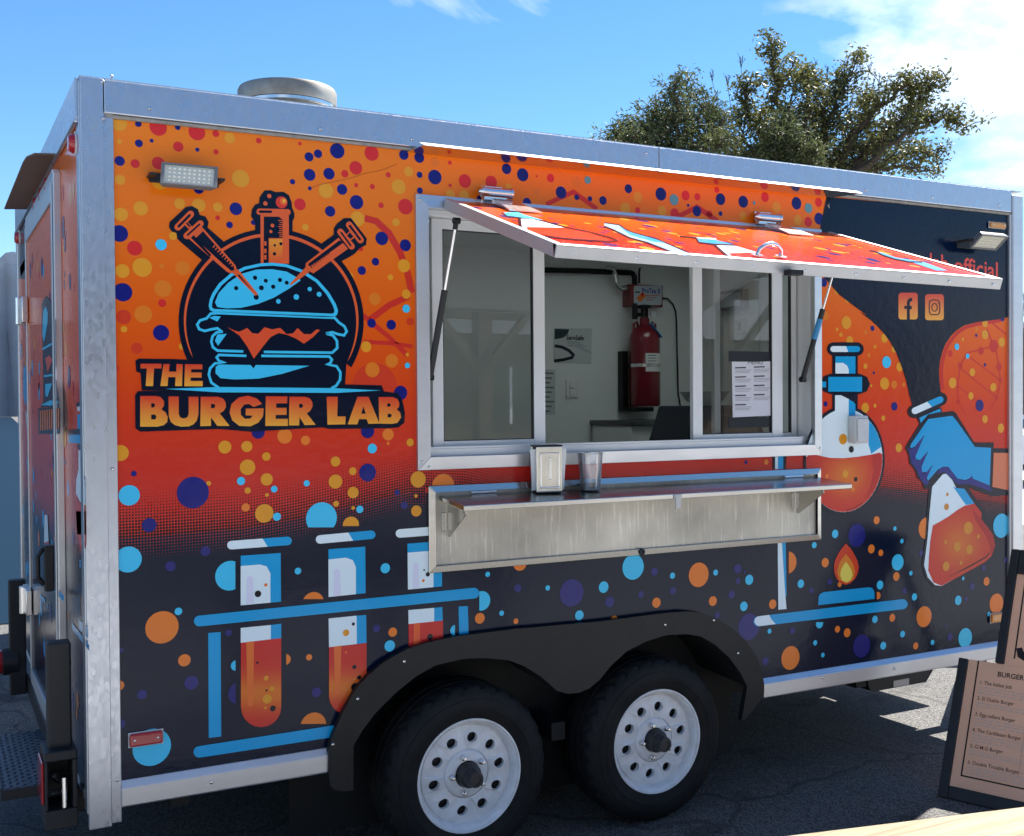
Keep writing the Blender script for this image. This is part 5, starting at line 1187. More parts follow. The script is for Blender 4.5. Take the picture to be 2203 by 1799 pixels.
for i in range(n):
    y0, y1 = -.035 + (ocl + .03)*i/n, -.035 + (ocl + .03)*(i + 1)/n
    y0r, y1r = -.035 + (ocr + .03)*i/n, -.035 + (ocr + .03)*(i + 1)/n
    c = lambda t: tuple((230, 96, 10)[k]*(1 - t) + (206, 30, 18)[k]*t for k in range(3))
    k = len(HPr.v); HPr.v += [HP(HX0 + .004, y0, 0), HP(HX1 - .004, y0r, 0), HP(HX1 - .004, y1r, 0), HP(HX0 + .004, y1, 0)]
    HPr.c += [lin(c((i/n)**1.1)), lin(c((i/n)**1.1)), lin(c(((i + 1)/n)**1.1)), lin(c(((i + 1)/n)**1.1))]; HPr.f.append((k + 3, k + 2, k + 1, k))
I_, J_, E_ = rI, rJ, rE
HPr.poly(I_([(880,618),(1000,615),(1060,640),(1220,685),(1080,668),(910,645)]), CY_, 3); HPr.stroke(I_([(860,620),(905,650),(1080,675),(1240,692)]), 10/I_.s, DK, 2)
HPr.poly(I_([(998,668),(1024,670),(1040,772),(1015,770)]), DK, 3); HPr.poly(I_([(1026,672),(1120,675),(1420,748),(1075,742),(1085,790),(1040,772)]), WHT, 4); HPr.poly(I_([(1070,742),(1420,750),(1600,790),(1780,848),(1760,858),(1400,838),(1100,788)]), (226,62,36), 3)
HPr.stroke(I_([(1040,775),(1110,795),(1230,822),(1500,848),(1780,864),(1845,857),(1790,832),(1600,782),(1420,748),(1220,692)]), 11/I_.s, DK, 5)
HPr.poly(J_([(0,640),(110,655),(165,692),(215,712),(390,760),(680,885),(600,885),(330,782),(195,745),(60,680),(0,658)]), (150,200,232), 3); HPr.poly(J_([(110,660),(165,692),(215,712),(390,760),(470,790),(380,780),(200,730)]), BLU, 4)
HPr.stroke(J_([(0,662),(60,684),(195,750),(330,788),(600,889)]), 9/J_.s, DK, 5); HPr.stroke(J_([(0,634),(115,650),(170,688),(220,708),(395,755),(690,880)]), 8/J_.s, DK, 5)
HPr.poly(J_([(600,738),(850,752),(860,768),(620,748)]), (220,190,180), 3); HPr.poly(J_([(700,752),(850,766),(1000,805),(830,796),(712,782)]), BLU, 4); HPr.stroke(J_([(575,737),(700,750),(720,785),(840,800),(1010,806)]), 9/J_.s, DK, 5)
HPr.poly(J_([(850,808),(1000,812),(1170,862),(950,868),(985,908),(960,905)]), WHT, 4); HPr.stroke(J_([(838,802),(960,907)]), 14/J_.s, DK, 5); HPr.poly(J_([(955,872),(1170,868),(1240,890),(1250,915),(990,908)]), (222,52,40), 3)
HPr.poly(E_([(760,595),(850,610),(960,650),(1210,690),(1430,770),(1330,770),(1080,685),(950,660),(860,630)]), (110,175,220), 3); HPr.stroke(E_([(720,588),(760,592),(855,634),(945,664),(1080,690),(1200,692)]), 9/E_.s, DK, 5)
random.seed(11)
for i in range(150):
    x = random.uniform(HX0 + .05, HX1 - .05); y = random.uniform(ocl + .05, -.08); r = random.choice((.01, .014, .02, .026)); c = random.choice(((36, 30, 104), (36, 30, 104), (214, 60, 40), (232, 150, 44), (232, 150, 44)))
    k = len(HPr.v); HPr.v += [HP(x + r*math.cos(a*.6283), y + r*math.sin(a*.6283), PITCH_L*(.6 + .5*(i % 3))) for a in range(10)]; HPr.c += [lin(c)]*10; HPr.f.append(tuple(k + a for a in range(10)))
HPr.build('hatch_print', HA)
for px, py in ((1068, 418), (1651, 472)):
    p = un(px, py, 1, -.03); xc = p.x
    h = MB().tube([(xc - .055, -.042, Z(2.375)), (xc + .055, -.042, Z(2.375))], .017, 14); h.lathe([(.019, 0), (.019, .01), (.010, .016), (.004, .022)], (xc - .055, -.042, Z(2.375)), (-1, 0, 0), 14); h.lathe([(.020, 0), (.020, .008)], (xc + .047, -.042, Z(2.375)), (1, 0, 0), 14, caps=True)
    h.box(xc - .055, xc + .035, -.042, -.014, Z(2.348), Z(2.366)); h.box(xc - .055, xc + .03, -.018, -.0145, Z(2.33), Z(2.40))
    h.hexa([HP(xc - .04, -.20, .004), HP(xc + .09, -.20, .004), HP(xc + .06, -.05, .004), HP(xc - .03, -.05, .004), HP(xc - .04, -.20, .008), HP(xc + .09, -.20, .008), HP(xc + .06, -.05, .02), HP(xc - .03, -.05, .02)])
    h.build('hatch_hinge', M['chrome'], HA, smooth=35)
ha, hb_ = unp(*rJ(1165, 885), HP(0, -.03, .005), hn), unp(*rJ(1345, 895), HP(0, -.03, .005), hn)
mid = (ha + hb_)/2
hh = MB().tube([ha, ha + hn*.022 + (mid - ha)*.1, ha + hn*.036 + (mid - ha)*.5, mid + hn*.042, hb_ + hn*.036 + (mid - hb_)*.5, hb_ + hn*.022 + (mid - hb_)*.1, hb_], .007, 10); hh.build('hatch_handle', M['chrome'], HA, smooth=50)
q = MB()
for p in (ha, hb_): q.lathe([(.02, 0), (.02, .003), (.012, .004)], p, hn, 14, caps=True)
q.build('handle_foot', M['chrome'], HA, smooth=40)
lt = unp(*rJ(1440, 1000), HP(0, -.03, -.018), hn); xl = un(*rJ(1440, 1000), 1, ocr + .03).x
MB().box(xl - .035, xl + .02, -.87, -.835, HP(0, -.85, -.035).z - .002, HP(0, -.85, -.018).z).build('hatch_latch', M['cylblack'], HA, bevel=.003)
def strut(bot, top, split, band=False):
    bot, top = Vector(bot), Vector(top); m = bot.lerp(top, split)
    q = MB().tube([bot, m, m + (top - bot)*.004], [.0115, .0115, .009], 14); o = q.build('gas_strut', M['black'], T, smooth=40)
    MB().tube([m, top], .0048, 10).build('strut_rod', M['chrome'], o, smooth=40)
    q = MB().tube([top - (top - bot).normalized()*.03, top], .009, 10); q.lathe([(.011, -.012), (.011, .012)], top, (1, 0, 0), 12, caps=True); q.build('strut_end', M['cylblack'], o, smooth=40); MB().lathe([(.012, -.012), (.012, .012)], bot, (1, 0, 0), 12, caps=True).build('strut_end', M['cylblack'], o, smooth=40)
    if band: MB().tube([bot.lerp(top, split - .22), bot.lerp(top, split - .07)], .0122, 14, caps=False).build('strut_label', M['blueplastic'], o, smooth=40)
tl_ = un(982, 475, 0, 1.10)
strut(un(925, 812, 1, .005), tl_, .56)
bR = un(1727, 816.5, 1, .005); aim = un(1794.6, 597.6, 1, tl_.y*.62)
tR = Vector((HX1 - .03, tl_.y*1.0, HP(0, tl_.y).z - .03))
strut(bR, tR, .52, True)

# ------------------------------------------------------------------ fold-down counter
CX0, CX1, CZ0, CZ1 = 1.037, 2.857, Z(1.033), Z(1.338)
CO = mitred(CX0, CX1, CZ0, CZ1, .024, -.012, .004).build('counter_tray', M['steel'], T, bevel=.0015)
q = MB().add([(CX0 + .024, -.006, CZ0 + .024), (CX1 - .024, -.006, CZ0 + .024), (CX1 - .024, -.006, CZ1 - .024), (CX0 + .024, -.006, CZ1 - .024)], [(0, 1, 2, 3)]); q.build('tray_back', M['streak'], CO)
q = MB()
for x0, x1, z0, z1 in ((CX0 + .02, CX0 + .024, CZ0 + .02, CZ1 - .02), (CX1 - .024, CX1 - .02, CZ0 + .02, CZ1 - .02), (CX0 + .02, CX1 - .02, CZ0 + .020, CZ0 + .0235)): q.box(x0, x1, -.017, -.006, z0, z1)
q.build('tray_seam', M['steel'], CO)
SX0, SX1, SYo = 1.074, 2.829, -.219; SZi, SZo = Z(1.303), Z(1.285)
shf = MB().hexa([(SX0, SYo, SZo - .020), (SX1, SYo, SZo - .020), (SX1, -.014, SZi - .016), (SX0, -.014, SZi - .016), (SX0, SYo, SZo), (SX1, SYo, SZo), (SX1, -.014, SZi), (SX0, -.014, SZi)])
SHF = shf.build('counter_shelf', M['steel'], CO, bevel=.003)
def shelf_z(y): return SZi + (SZo - SZi)*(y + .014)/(SYo + .014)
for x in (1.25, 2.70):
    q = MB().tube([(x - .05, -.013, SZi + .006), (x + .05, -.013, SZi + .006)], .007, 10); q.build('shelf_hinge', M['chrome'], CO, smooth=40)
xb = un(960.7, 1154, 1, -.006).x; zb1 = un(960.7, 1154, 1, -.006).z
xr2 = un(1710, 1103, 1, -.006).x; zr2 = un(1710, 1103, 1, -.006).z
for x, zb2, dx_ in ((xb, zb1, .035), (xr2, zr2, .0)):
    q = MB().prism([(-.014, SZi - .022), (-.175, SZo - .022), (-.175, SZo - .036), (-.03, zb2), (-.014, zb2)], lambda y, z, d: Vector((x + d - (y + .014)*(-dx_), y, z)), 0, .003); o = q.build('shelf_bracket', M['steel'], CO)
    MB().box(x - .020, x - .003, -.010, -.0065, zb2 + .02, zb2 + .085).build('bracket_hinge', M['steel'], o, bevel=.001)
xl = un(1457.6, 1066, 1, SYo).x
q = MB().box(xl - .012, xl + .012, SYo - .006, SYo - .001, SZo - .055, SZo - .004); q.box(xl - .018, xl + .018, SYo - .004, SYo - .0005, SZo - .02, SZo - .002); q.build('shelf_latch', M['hatchalu'], SHF, bevel=.001)
pk = un(1380, 1187, 1, -.015); MB().lathe([(.014, 0), (.012, .012), (.004, .016)], (pk.x, -.012, pk.z), (0, -1, 0), 10).build('tray_catch', M['hole'], CO, smooth=40)

# ------------------------------------------------------------------ things on the counter
def placed(o, loc, rz):
    o.location = loc; o.rotation_euler = (0, 0, rz); ORG[o.name] = Vector((0, 0, 0)); return o
base = un(1155, 1058, 1, -.088); 
nd = empty('napkin_dispenser', (0, 0, 0), 'battered steel napkin dispenser standing on the counter shelf', 'napkin dispenser')
w_, d_, h_ = .100, .050, .172
q = MB().box(0, w_, -.0, .010, .004, h_); q.box(0, w_, d_, d_ + .010, .004, h_); ND = q.build('dispenser_face', mat('polished_worn_steel', (.80, .78, .70), .22, 1.0, var=.35, vscale=22, vcol=(.55, .50, .38), rvar=.2, bump=.05, bscale=18), nd, bevel=.006, bseg=3)
q = MB()
for x0, x1, z0, z1 in ((.012, w_ - .012, .018, .024), (.012, w_ - .012, h_ - .03, h_ - .024), (.012, .018, .024, h_ - .03), (w_ - .018, w_ - .012, .024, h_ - .03)): q.box(x0, x1, -.004, .002, z0, z1)
q.box(.045, .055, -.004, .002, .05, .13); q.build('face_rib', M['chrome'], nd, bevel=.002)
q = MB().box(-.001, w_ + .001, -.001, d_ + .011, h_ - .004, h_ + .003); q.box(.002, w_ - .002, .002, d_ + .008, .0, .006); q.build('dispenser_cover', M['cylblack'], nd, bevel=.002)
q = MB()
random.seed(2)
for k in range(6):
    y = .014 + k*.0058; j = random.uniform(-.006, .008); q.hexa([(-.004 + j, y, .012), (w_ + .004 + j, y + .001, .012), (w_ + .004 + j, y + .0035, .012), (-.004 + j, y + .003, .012), (-.012 + j, y + random.uniform(-.002, .002), h_ - .012), (w_ + .014 + j, y, h_ - .012), (w_ + .006 + j, y + .003, h_ - .012), (-.008 + j, y + .003, h_ - .012)])
q.build('napkin_stack', M['paper'], nd)
placed(nd, (base.x, base.y, shelf_z(base.y) + .002), rad(-8))
cb = un(1270, 1050, 1, -.066); cup = empty('plastic_cup', (cb.x, cb.y, shelf_z(cb.y) + .001), 'clear plastic cup with a little dark liquid on the counter shelf', 'cup')
Z0c = shelf_z(cb.y) + .001
q = MB().lathe([(.0005, .002), (.036, .002), (.037, .004), (.0475, .135), (.0495, .137), (.0495, .141), (.047, .141), (.0465, .135), (.036, .0055), (.0005, .0045)], (cb.x, cb.y, Z0c), (0, 0, 1), 36); q.build('cup_wall', M['cup'], cup, smooth=40)
MB().lathe([(.0005, .006), (.0355, .006), (.0375, .028), (.0005, .029)], (cb.x, cb.y, Z0c), (0, 0, 1), 30).build('drink_remains', mat('dark_liquid', (.16, .15, .14), .1, var=.6, vscale=60, vcol=(.03, .03, .03)), cup, smooth=40)

# ------------------------------------------------------------------ kitchen contents, seen through the window
def far(x, y, off=0.0): return un(x, y, 1, IY - off)
def wall_print(nm, fn, off):      # print lying on the far lining
    return Print(lambda x, y, l=0: far(x, y, off + l*.0006))
rX = Rg(1300, 560, 4.34)
# control box
a, b = far(*rX(272, 235), .10), far(*rX(548, 440), .10)
cbx = empty('control_box', ((a.x + b.x)/2, IY - .05, b.z), 'red fire suppression control box with white label above the cylinder', 'control box')
MB().box(a.x - .02, b.x, IY - .10, IY - .002, b.z, a.z + .008).build('box_body', M['redpaint'], cbx, bevel=.004)
CBP = Print(lambda x, y, l=0: far(x, y, .1012 + l*.0006)); CBP.poly(rX(rrect(276,238,538,420,18)), (176, 184, 190), 0)
CBP.poly(rX([(288,292),(335,292),(335,304),(288,304)]), (20, 24, 60), 1); CBP.poly(rX([(300,355),(350,300),(395,330),(335,395)]), (226, 120, 50), 1); CBP.poly(rX([(340,320),(362,295),(372,320),(355,345)]), (206, 44, 40), 2)
p0 = far(*rX(352, 305), .103); sc = .045
put_text(CBP, 'ProTex II', lambda u, v: p0 + Vector((u*sc, -.0, v*sc)), (26, 50, 150), .82, .02)
for k in range(3): CBP.poly(rX([(390,325 + k*20),(515 - k*30,327 + k*20),(515 - k*30,334 + k*20),(390,332 + k*20)]), (190, 90, 84), 1)
CBP.build('box_label', cbx, M['print'])
# cylinder
cl_ = far(*rX(380, 1365), .13); ct = far(*rX(380, 700), .13); cr = (far(*rX(524, 1000), .13).x - far(*rX(236, 1000), .13).x)/2*.82
ext = empty('fire_cylinder', (cl_.x, IY - .13, cl_.z), 'dark red fire suppression cylinder strapped to the kitchen wall', 'fire cylinder')
hcy = ct.z - cl_.z
MB().lathe([(.001, 0), (cr*.9, 0), (cr, .012), (cr, hcy - .03), (cr*.95, hcy), (cr*.78, hcy + .035), (cr*.45, hcy + .06), (.032, hcy + .068), (.03, hcy + .11)], (cl_.x, IY - .13, cl_.z), (0, 0, 1), 40).build('cylinder_body', M['redpaint'], ext, smooth=40)
q = MB().lathe([(.024, hcy + .105), (.024, hcy + .17), (.045, hcy + .172), (.045, hcy + .19), (.02, hcy + .195)], (cl_.x, IY - .13, cl_.z), (0, 0, 1), 16); q.tube([(cl_.x - .08, IY - .13, cl_.z + hcy + .13), (cl_.x, IY - .13, cl_.z + hcy + .13)], .012, 8); q.tube([(cl_.x - .075, IY - .13, cl_.z + hcy + .1), (cl_.x - .075, IY - .13, cl_.z + hcy + .2)], .018, 8); q.build('valve', M['cylblack'], ext, smooth=40)
MB().lathe([(.022, 0), (.022, .012), (.001, .013)], (cl_.x + .035, IY - .17, cl_.z + hcy + .13), (0, -1, 0), 16).build('pressure_gauge', M['lightgrey'], ext, smooth=40)
q = MB()
for s_ in (-1, 1): q.tube([(cl_.x + s_*(cr*.85), IY - .13, cl_.z + hcy + .02), (cl_.x + s_*(cr*.85), IY - .13, cl_.z + hcy + .07), (cl_.x + s_*(cr*.62), IY - .13, cl_.z + hcy + .085), (cl_.x + s_*(cr*.45), IY - .13, cl_.z + hcy + .04)], .008, 8)
q.build('lifting_ear', M['redpaint'], ext, smooth=50)
q = MB(); ang = lambda t: (cl_.x + (cr + .0015)*math.sin(t), IY - .13 - (cr + .0015)*math.cos(t))
z0, z1 = far(*rX(0, 1035), .13 + cr).z, far(*rX(0, 860), .13 + cr).z
k = 14; pts = [ang(-.55 + 1.6*i/k) for i in range(k + 1)]
q.add([(x, y, z0) for x, y in pts] + [(x, y, z1) for x, y in pts], [(i, i + 1, i + k + 2, i + k + 1) for i in range(k)]); q.build('cylinder_label', M['paper'], ext)
LP = Print(None); k2 = 6
for z in (.25, .4, .55, .7, .85):
    for i in range(k2 + 1):
        x, y = ang(-.4 + .6*i/k2); 
        LP.v += [Vector((x + .0006*(x - cl_.x)/cr, y - .0008, z0 + (z1 - z0)*z)), Vector((x + .0006*(x - cl_.x)/cr, y - .0008, z0 + (z1 - z0)*(z + .05)))]; LP.c += [lin((120, 124, 130))]*2
    b0 = len(LP.v) - 2*(k2 + 1)
    for i in range(k2): LP.f.append((b0 + 2*i, b0 + 2*i + 2, b0 + 2*i + 3, b0 + 2*i + 1))
LP.build('label_text', ext, M['print'])
q = MB().lathe([(cr + .003, z0 + .03 - cl_.z), (cr + .003, z0 + .05 - cl_.z)], (cl_.x, IY - .13, cl_.z), (0, 0, 1), 32); q.build('strap', M['chrome'], ext, smooth=50)
q = MB().box(cl_.x - cr - .025, cl_.x - cr + .02, IY - .06, IY - .003, cl_.z - .03, cl_.z + hcy*.78); q.box(cl_.x - cr - .02, cl_.x + .02, IY - .2, IY - .003, cl_.z - .032, cl_.z - .004); q.build('wall_bracket', M['cylblack'], ext, bevel=.003)
tg = far(*rX(430, 590), .22); te = far(*rX(530, 720), .20); q = MB().bar(tg, te, .004, .028, upv=(0, 1, 0)); q.build('inspection_tag', M['blueplastic'], ext)
# conduits and cable
def pipe(nm, pts, r, m, lbl, off=.05, cat='pipe'):
    p = [far(x, y, off) for x, y in pts]; o = MB().tube(p, r, 10).build(nm, m, None, smooth=50, base=p[0]); return tag(o, lbl, cat)
pipe('conduit', rX([(-560, 92), (-200, 100), (240, 118), (265, 125), (282, 150), (284, 235)]), .018, M['cylblack'], 'black conduit running along the kitchen wall into the red control box')
pipe('flexible_pipe', rX([(20, 72), (75, 85), (100, 130), (112, 195), (130, 250), (160, 268), (225, 262)]), .017, M['chrome'], 'grey elbowed metal pipe entering the side of the red control box', .06)
pipe('cable', rX([(548, 358), (590, 358), (640, 410), (668, 480), (675, 600), (680, 870), (690, 1240), (712, 1370)]), .0055, M['cylblack'], 'thin black cable looping down the wall from the red control box', .02, 'cable')
pipe('thin_cable', rX([(326, 215), (326, 110), (335, 70)]), .007, M['cylblack'], 'short black cable rising from the top of the red control box', .04, 'cable')
# certificate, notice, switch
rNp = rN
def sheet(nm, pts, lbl, cat, off=.004):
    P = Print(lambda x, y, l=0: far(x, y, off + l*.0006)); P.poly(pts, (196, 200, 200), 0); return P
P = sheet('certificate', rNp([(1042,690),(1312,690),(1308,945),(1040,932)]), '', '')
P.poly(rNp([(1046,692),(1152,697),(1140,730),(1110,755),(1070,765),(1046,768)]), (40, 58, 62), 1)
P.stroke(rNp([(1045,815),(1100,825),(1150,850),(1180,880),(1170,900),(1110,915),(1042,925)]), 22/rNp.s, (30, 44, 50), 1)
p1 = far(*rNp(1130, 772), .006); put_text(P, 'ServSafe', lambda u, v: p1 + Vector((u*.040, 0, v*.042)), (16, 20, 24), .95, .02)
for k in range(3): P.poly(rNp([(1135,785 + k*14),(1225 + k*25,788 + k*14),(1225 + k*25,792 + k*14),(1135,789 + k*14)]), (110, 116, 120), 1)
P.poly(rNp([(1200,810),(1310,860),(1310,876),(1205,826)]), (170, 178, 180), 1)
tag(P.build('certificate', None, M['print']), 'framed food safety certificate with dark swoosh on the kitchen wall', 'certificate')
P = sheet('notice', rNp([(900,985),(1050,985),(1050,1310),(900,1310)]), '', '')
for k in range(9): P.poly(rNp([(930,1005 + k*34),(1040 - (k % 3)*14,1007 + k*34),(1040 - (k % 3)*14,1019 + k*34),(930,1017 + k*34)]), (120, 128, 130), 1)
tag(P.build('notice', None, M['print']), 'white notice of grey lines low on the kitchen wall under the certificate', 'notice')
a, b = far(*rNp(1130, 1060), .01), far(*rNp(1215, 1190), .01)
q = MB().box(a.x, b.x, IY - .008, IY - .001, b.z, a.z); SWT = q.build('light_switch', M['paper'], None, bevel=.002, base=((a.x + b.x)/2, IY, b.z)); tag(SWT, 'white double light switch plate on the kitchen wall', 'light switch')
for t in (.28, .72): 
    o = MB().box((a.x + b.x)/2 - .02, (a.x + b.x)/2 + .02, IY - .014, IY - .0081, b.z + (a.z - b.z)*t - .022, b.z + (a.z - b.z)*t + .022).build('rocker', M['paper'], SWT, bevel=.003)
# counter units and bin
xa = far(*rX(300, 1500), .5).x
kc = empty('kitchen_cabinet', (xa + .4, IY - .3, .56), 'pale low kitchen cabinet standing under the red cylinder', 'cabinet')
zc_ = far(*rX(320, 1500), .45).z
MB().box(xa, XF - .07, IY - .45, IY - .004, .565, zc_ - .03).build('cabinet_body', M['inner'], kc, bevel=.004)
MB().box(xa - .02, XF - .06, IY - .48, IY - .003, zc_ - .029, zc_).build('worktop', M['innerdark'], kc, bevel=.004)
bb = un(*rX(700, 1690), 1, 1.0); bt = un(*rX(720, 1360), 1, 1.0)
bn = empty('dark_bin', (bb.x + .12, 1.0, 1.0), 'dark tapering bin with a pale bowl on top, behind the sliding window', 'bin')
q = MB().hexa([(bb.x - .16, .85, bb.z - .4), (bb.x + .6, .85, bb.z - .4), (bb.x + .6, 1.25, bb.z - .4), (bb.x - .16, 1.25, bb.z - .4), (bt.x, .9, bt.z), (bt.x + .40, .9, bt.z), (bt.x + .40, 1.2, bt.z), (bt.x, 1.2, bt.z)]); q.build('bin_body', mat('navy_plastic', (.010, .014, .030), .4, var=.3, vscale=6), bn, bevel=.01)
MB().lathe([(.06, .002), (.10, .03), (.125, .07), (.13, .072), (.12, .06), (.05, .01), (.001, .008)], (bt.x + .17, 1.03, bt.z), (0, 0, 1), 28).build('bowl', M['lightgrey'], bn, smooth=40)
MB().box(bb.x - .2, bb.x + .7, .8, 1.3, .562, bb.z - .402).build('bin_stand', M['innerdark'], bn)
# sheet taped to the sliding glass with a dark board
yg = .0595
ga_ = lambda x, y, l=0: un(x, y, 1, yg - l*.0006)
m_ = rMm
P = Print(ga_); P.poly(m_([(968,778),(1305,785),(1305,860),(968,860)]), (34, 38, 44), 0); P.poly(m_([(968,1290),(1310,1290),(1310,1368),(972,1378)]), (34, 38, 44), 0)
P.poly(m_([(992,862),(1235,862),(1300,858),(1308,1280),(1000,1295)]), (206, 206, 214), 1)
for side, x0, x1 in ((0, 1018, 1145), (1, 1163, 1290)):
    for r_ in range(5 - side):
        y = 905 + r_*72 - side*6; P.poly(m_([(x0,y),(x0 + 85,y - 3),(x0 + 85,y + 7),(x0,y + 10)]), (60, 60, 66), 2)
        for k in range(3): P.poly(m_([(x0,y + 20 + k*11),(x1 - 8*k,y + 18 + k*11),(x1 - 8*k,y + 22 + k*11),(x0,y + 24 + k*11)]), (150, 150, 158), 2)
p2 = un(*m_(1115, 882), 1, yg - .0014); put_text(P, 'MENU', lambda u, v: p2 + Vector((u*.030, 0, v*.026)), (50, 50, 56), 1.0)
tag(P.build('menu_sheet', None, M['print']), 'printed white menu sheet taped inside the sliding window', 'menu sheet')
fr_ = lambda x, y, off=0.0: un(x, y, 0, XF - .05 - off)
a, b = fr_(1556, 628, .02), fr_(1606, 664, .02)
q = MB().box(XF - .10, XF - .052, min(a.y, b.y), max(a.y, b.y), b.z, a.z); EP = q.build('electric_panel', M['greybox'], None, bevel=.004, base=(XF - .08, a.y, b.z)); tag(EP, 'grey electric panel on the front wall behind the glass', 'electric panel')
MB().box(XF - .106, XF - .1005, min(a.y, b.y) + .02, max(a.y, b.y) - .02, b.z + .02, a.z - .02).build('panel_door', M['lightgrey'], EP, bevel=.002)
a, b = fr_(1582, 688, .01), fr_(1602, 718, .01)
q = MB().box(XF - .062, XF - .052, min(a.y, b.y), max(a.y, b.y), b.z, a.z); OT = q.build('wall_socket', mat('cream_plastic', (.60, .52, .36), .5), None, bevel=.002, base=(XF - .06, a.y, b.z)); tag(OT, 'cream wall socket below the grey electric panel', 'socket')
MB().box(XF - .066, XF - .0625, min(a.y, b.y)*.5 + max(a.y, b.y)*.5 - .012, min(a.y, b.y)*.5 + max(a.y, b.y)*.5 + .012, b.z + .02, a.z - .02).build('socket_face', M['greybox'], OT)
# ------------------------------------------------------------------ menu sign by the front corner
BLc = un(2018, 1713, 2, 0.0); B2 = un(2119.7, 1736.6, 2, 0.0)
sr = (B2 - BLc).normalized(); snh = sr.cross(Vector((0, 0, 1)))
tilt = rad(25); su = Vector((0, 0, 1))*math.cos(tilt) - snh*math.sin(tilt); sn = sr.cross(su)
if sn.dot(CAM - BLc) < 0: sn = -sn
SG = empty('menu_sign', tuple(BLc), 'black framed pavement sign with a brown burger menu leaning by the trailer corner', 'sign')
def SP(a, b, d=0.0): return BLc + sr*a + su*b + sn*d
SWd, SH, HO, HT = .66, .590, .150, 1.10
def sbox(q, a0, a1, b0, b1, d0, d1):
    return q.hexa([SP(a0, b0, d0), SP(a1, b0, d0), SP(a1, b1, d0), SP(a0, b1, d0), SP(a0, b0, d1), SP(a1, b0, d1), SP(a1, b1, d1), SP(a0, b1, d1)])
fw2 = .040
q = MB(); sbox(q, 0, fw2, 0, SH, -.02, .012); sbox(q, SWd - fw2, SWd, 0, SH, -.02, .012); sbox(q, fw2, SWd - fw2, 0, fw2*1.3, -.02, .011)
q.build('sign_frame', M['black'], SG, bevel=.004)
q = MB(); sbox(q, HO, HO + fw2*.9, SH + .001, HT, -.02, .014); sbox(q, SWd - fw2, SWd, SH + .001, HT, -.02, .014); sbox(q, HO + fw2*.9, SWd - fw2, HT - .11, HT, -.02, .013); q.build('header_frame', M['black'], SG, bevel=.005)
q = MB(); sbox(q, fw2 + .0005, SWd - fw2 - .0005, fw2*1.3 + .0005, SH, -.015, .002); SF = q.build('menu_panel', M['signface'], SG)
q = MB(); sbox(q, HO + fw2*.9 + .0005, SWd - fw2 - .0005, SH + .0005, HT - .11 - .0005, -.015, .002); q.build('header_panel', M['signface'], SG)
q = MB(); 
for a in (.22, SWd - .04): q.bar(SP(a, HT - .06, -.03), Vector((SP(a, HT - .06, -.03).x + .30, SP(a, HT - .06, -.03).y + .11, 0.0)), .03, .03)
q.bar(SP(.22, HT - .08, -.02), SP(SWd - .04, HT - .08, -.02), .03, .03); q.build('rear_leg', M['black'], SG)
TX = Print(None)
def srect(a0, a1, b0, b1, c, d=.0026):
    k = len(TX.v); TX.v += [SP(a0, b0, d), SP(a1, b0, d), SP(a1, b1, d), SP(a0, b1, d)]; TX.c += [lin(c)]*4; TX.f.append((k, k + 1, k + 2, k + 3))
bl = (26, 20, 20); e0 = fw2 + .038
srect(e0, e0 + .006, .10, SH, bl); srect(e0 + .006, SWd - e0, .10, .106, bl)
srect(HO + fw2 + .03, HO + fw2 + .036, SH + .03, HT - .15, bl)
def stext(t, a, b, size, c, ws=.9, bold=0): put_text(TX, t, lambda u, v: SP(a + u*size, b + v*size, .0028), c, ws, bold)
stext('BURGER MENU', .165, .535, .030, (40, 28, 26), .95, .015)
rows = ['1. The Italian Job', '2. El Diablo Burger', '3. Egg-cellent Burger', '4. The Caribbean Burger', '5. O.M.G Burger', '6. Double Trouble Burger']
random.seed(4)
for i, t in enumerate(rows):
    b = .492 - i*.0672; stext(t, .098, b, .0215, (84, 52, 42), .9, .004)
    for k in range(2 + (i % 3 != 1)):
        a = .098; end = .098 + random.uniform(.28, .40) - k*.06
        while a < end:
            w = random.uniform(.012, .034); srect(a, a + w, b - .0155 - k*.0125, b - .0095 - k*.0125, (216, 180, 160)); a += w + .006
    srect(.30, .56, b + .004, b + .0046, (110, 76, 62))
    stext('$13', .545, b - .012, .026, (40, 28, 26), .9, .01)
for a, b0, b1 in ((.30, .14, .50),): srect(a, a + .0008, b0, b1, (120, 84, 70))
TX.build('menu_lettering', SG, M['print'])
LGS = Print(None)      # large letter of the header, partly out of view
def hd(pts):
    k = len(LGS.v); tr_ = tessellate_polygon([[Vector((x, y, 0)) for x, y in pts]]); LGS.v += [SP(x, y, .003) for x, y in pts]; LGS.c += [lin((34, 30, 32))]*len(pts); LGS.f += [tuple(k + i for i in t) for t in tr_]
hd([(.225, .665), (.235, .63), (.265, .615), (.30, .63), (.31, .67), (.31, .86), (.285, .86), (.285, .68), (.272, .655), (.255, .655), (.248, .672)])
LGS.build('header_letter', SG, M['print'])

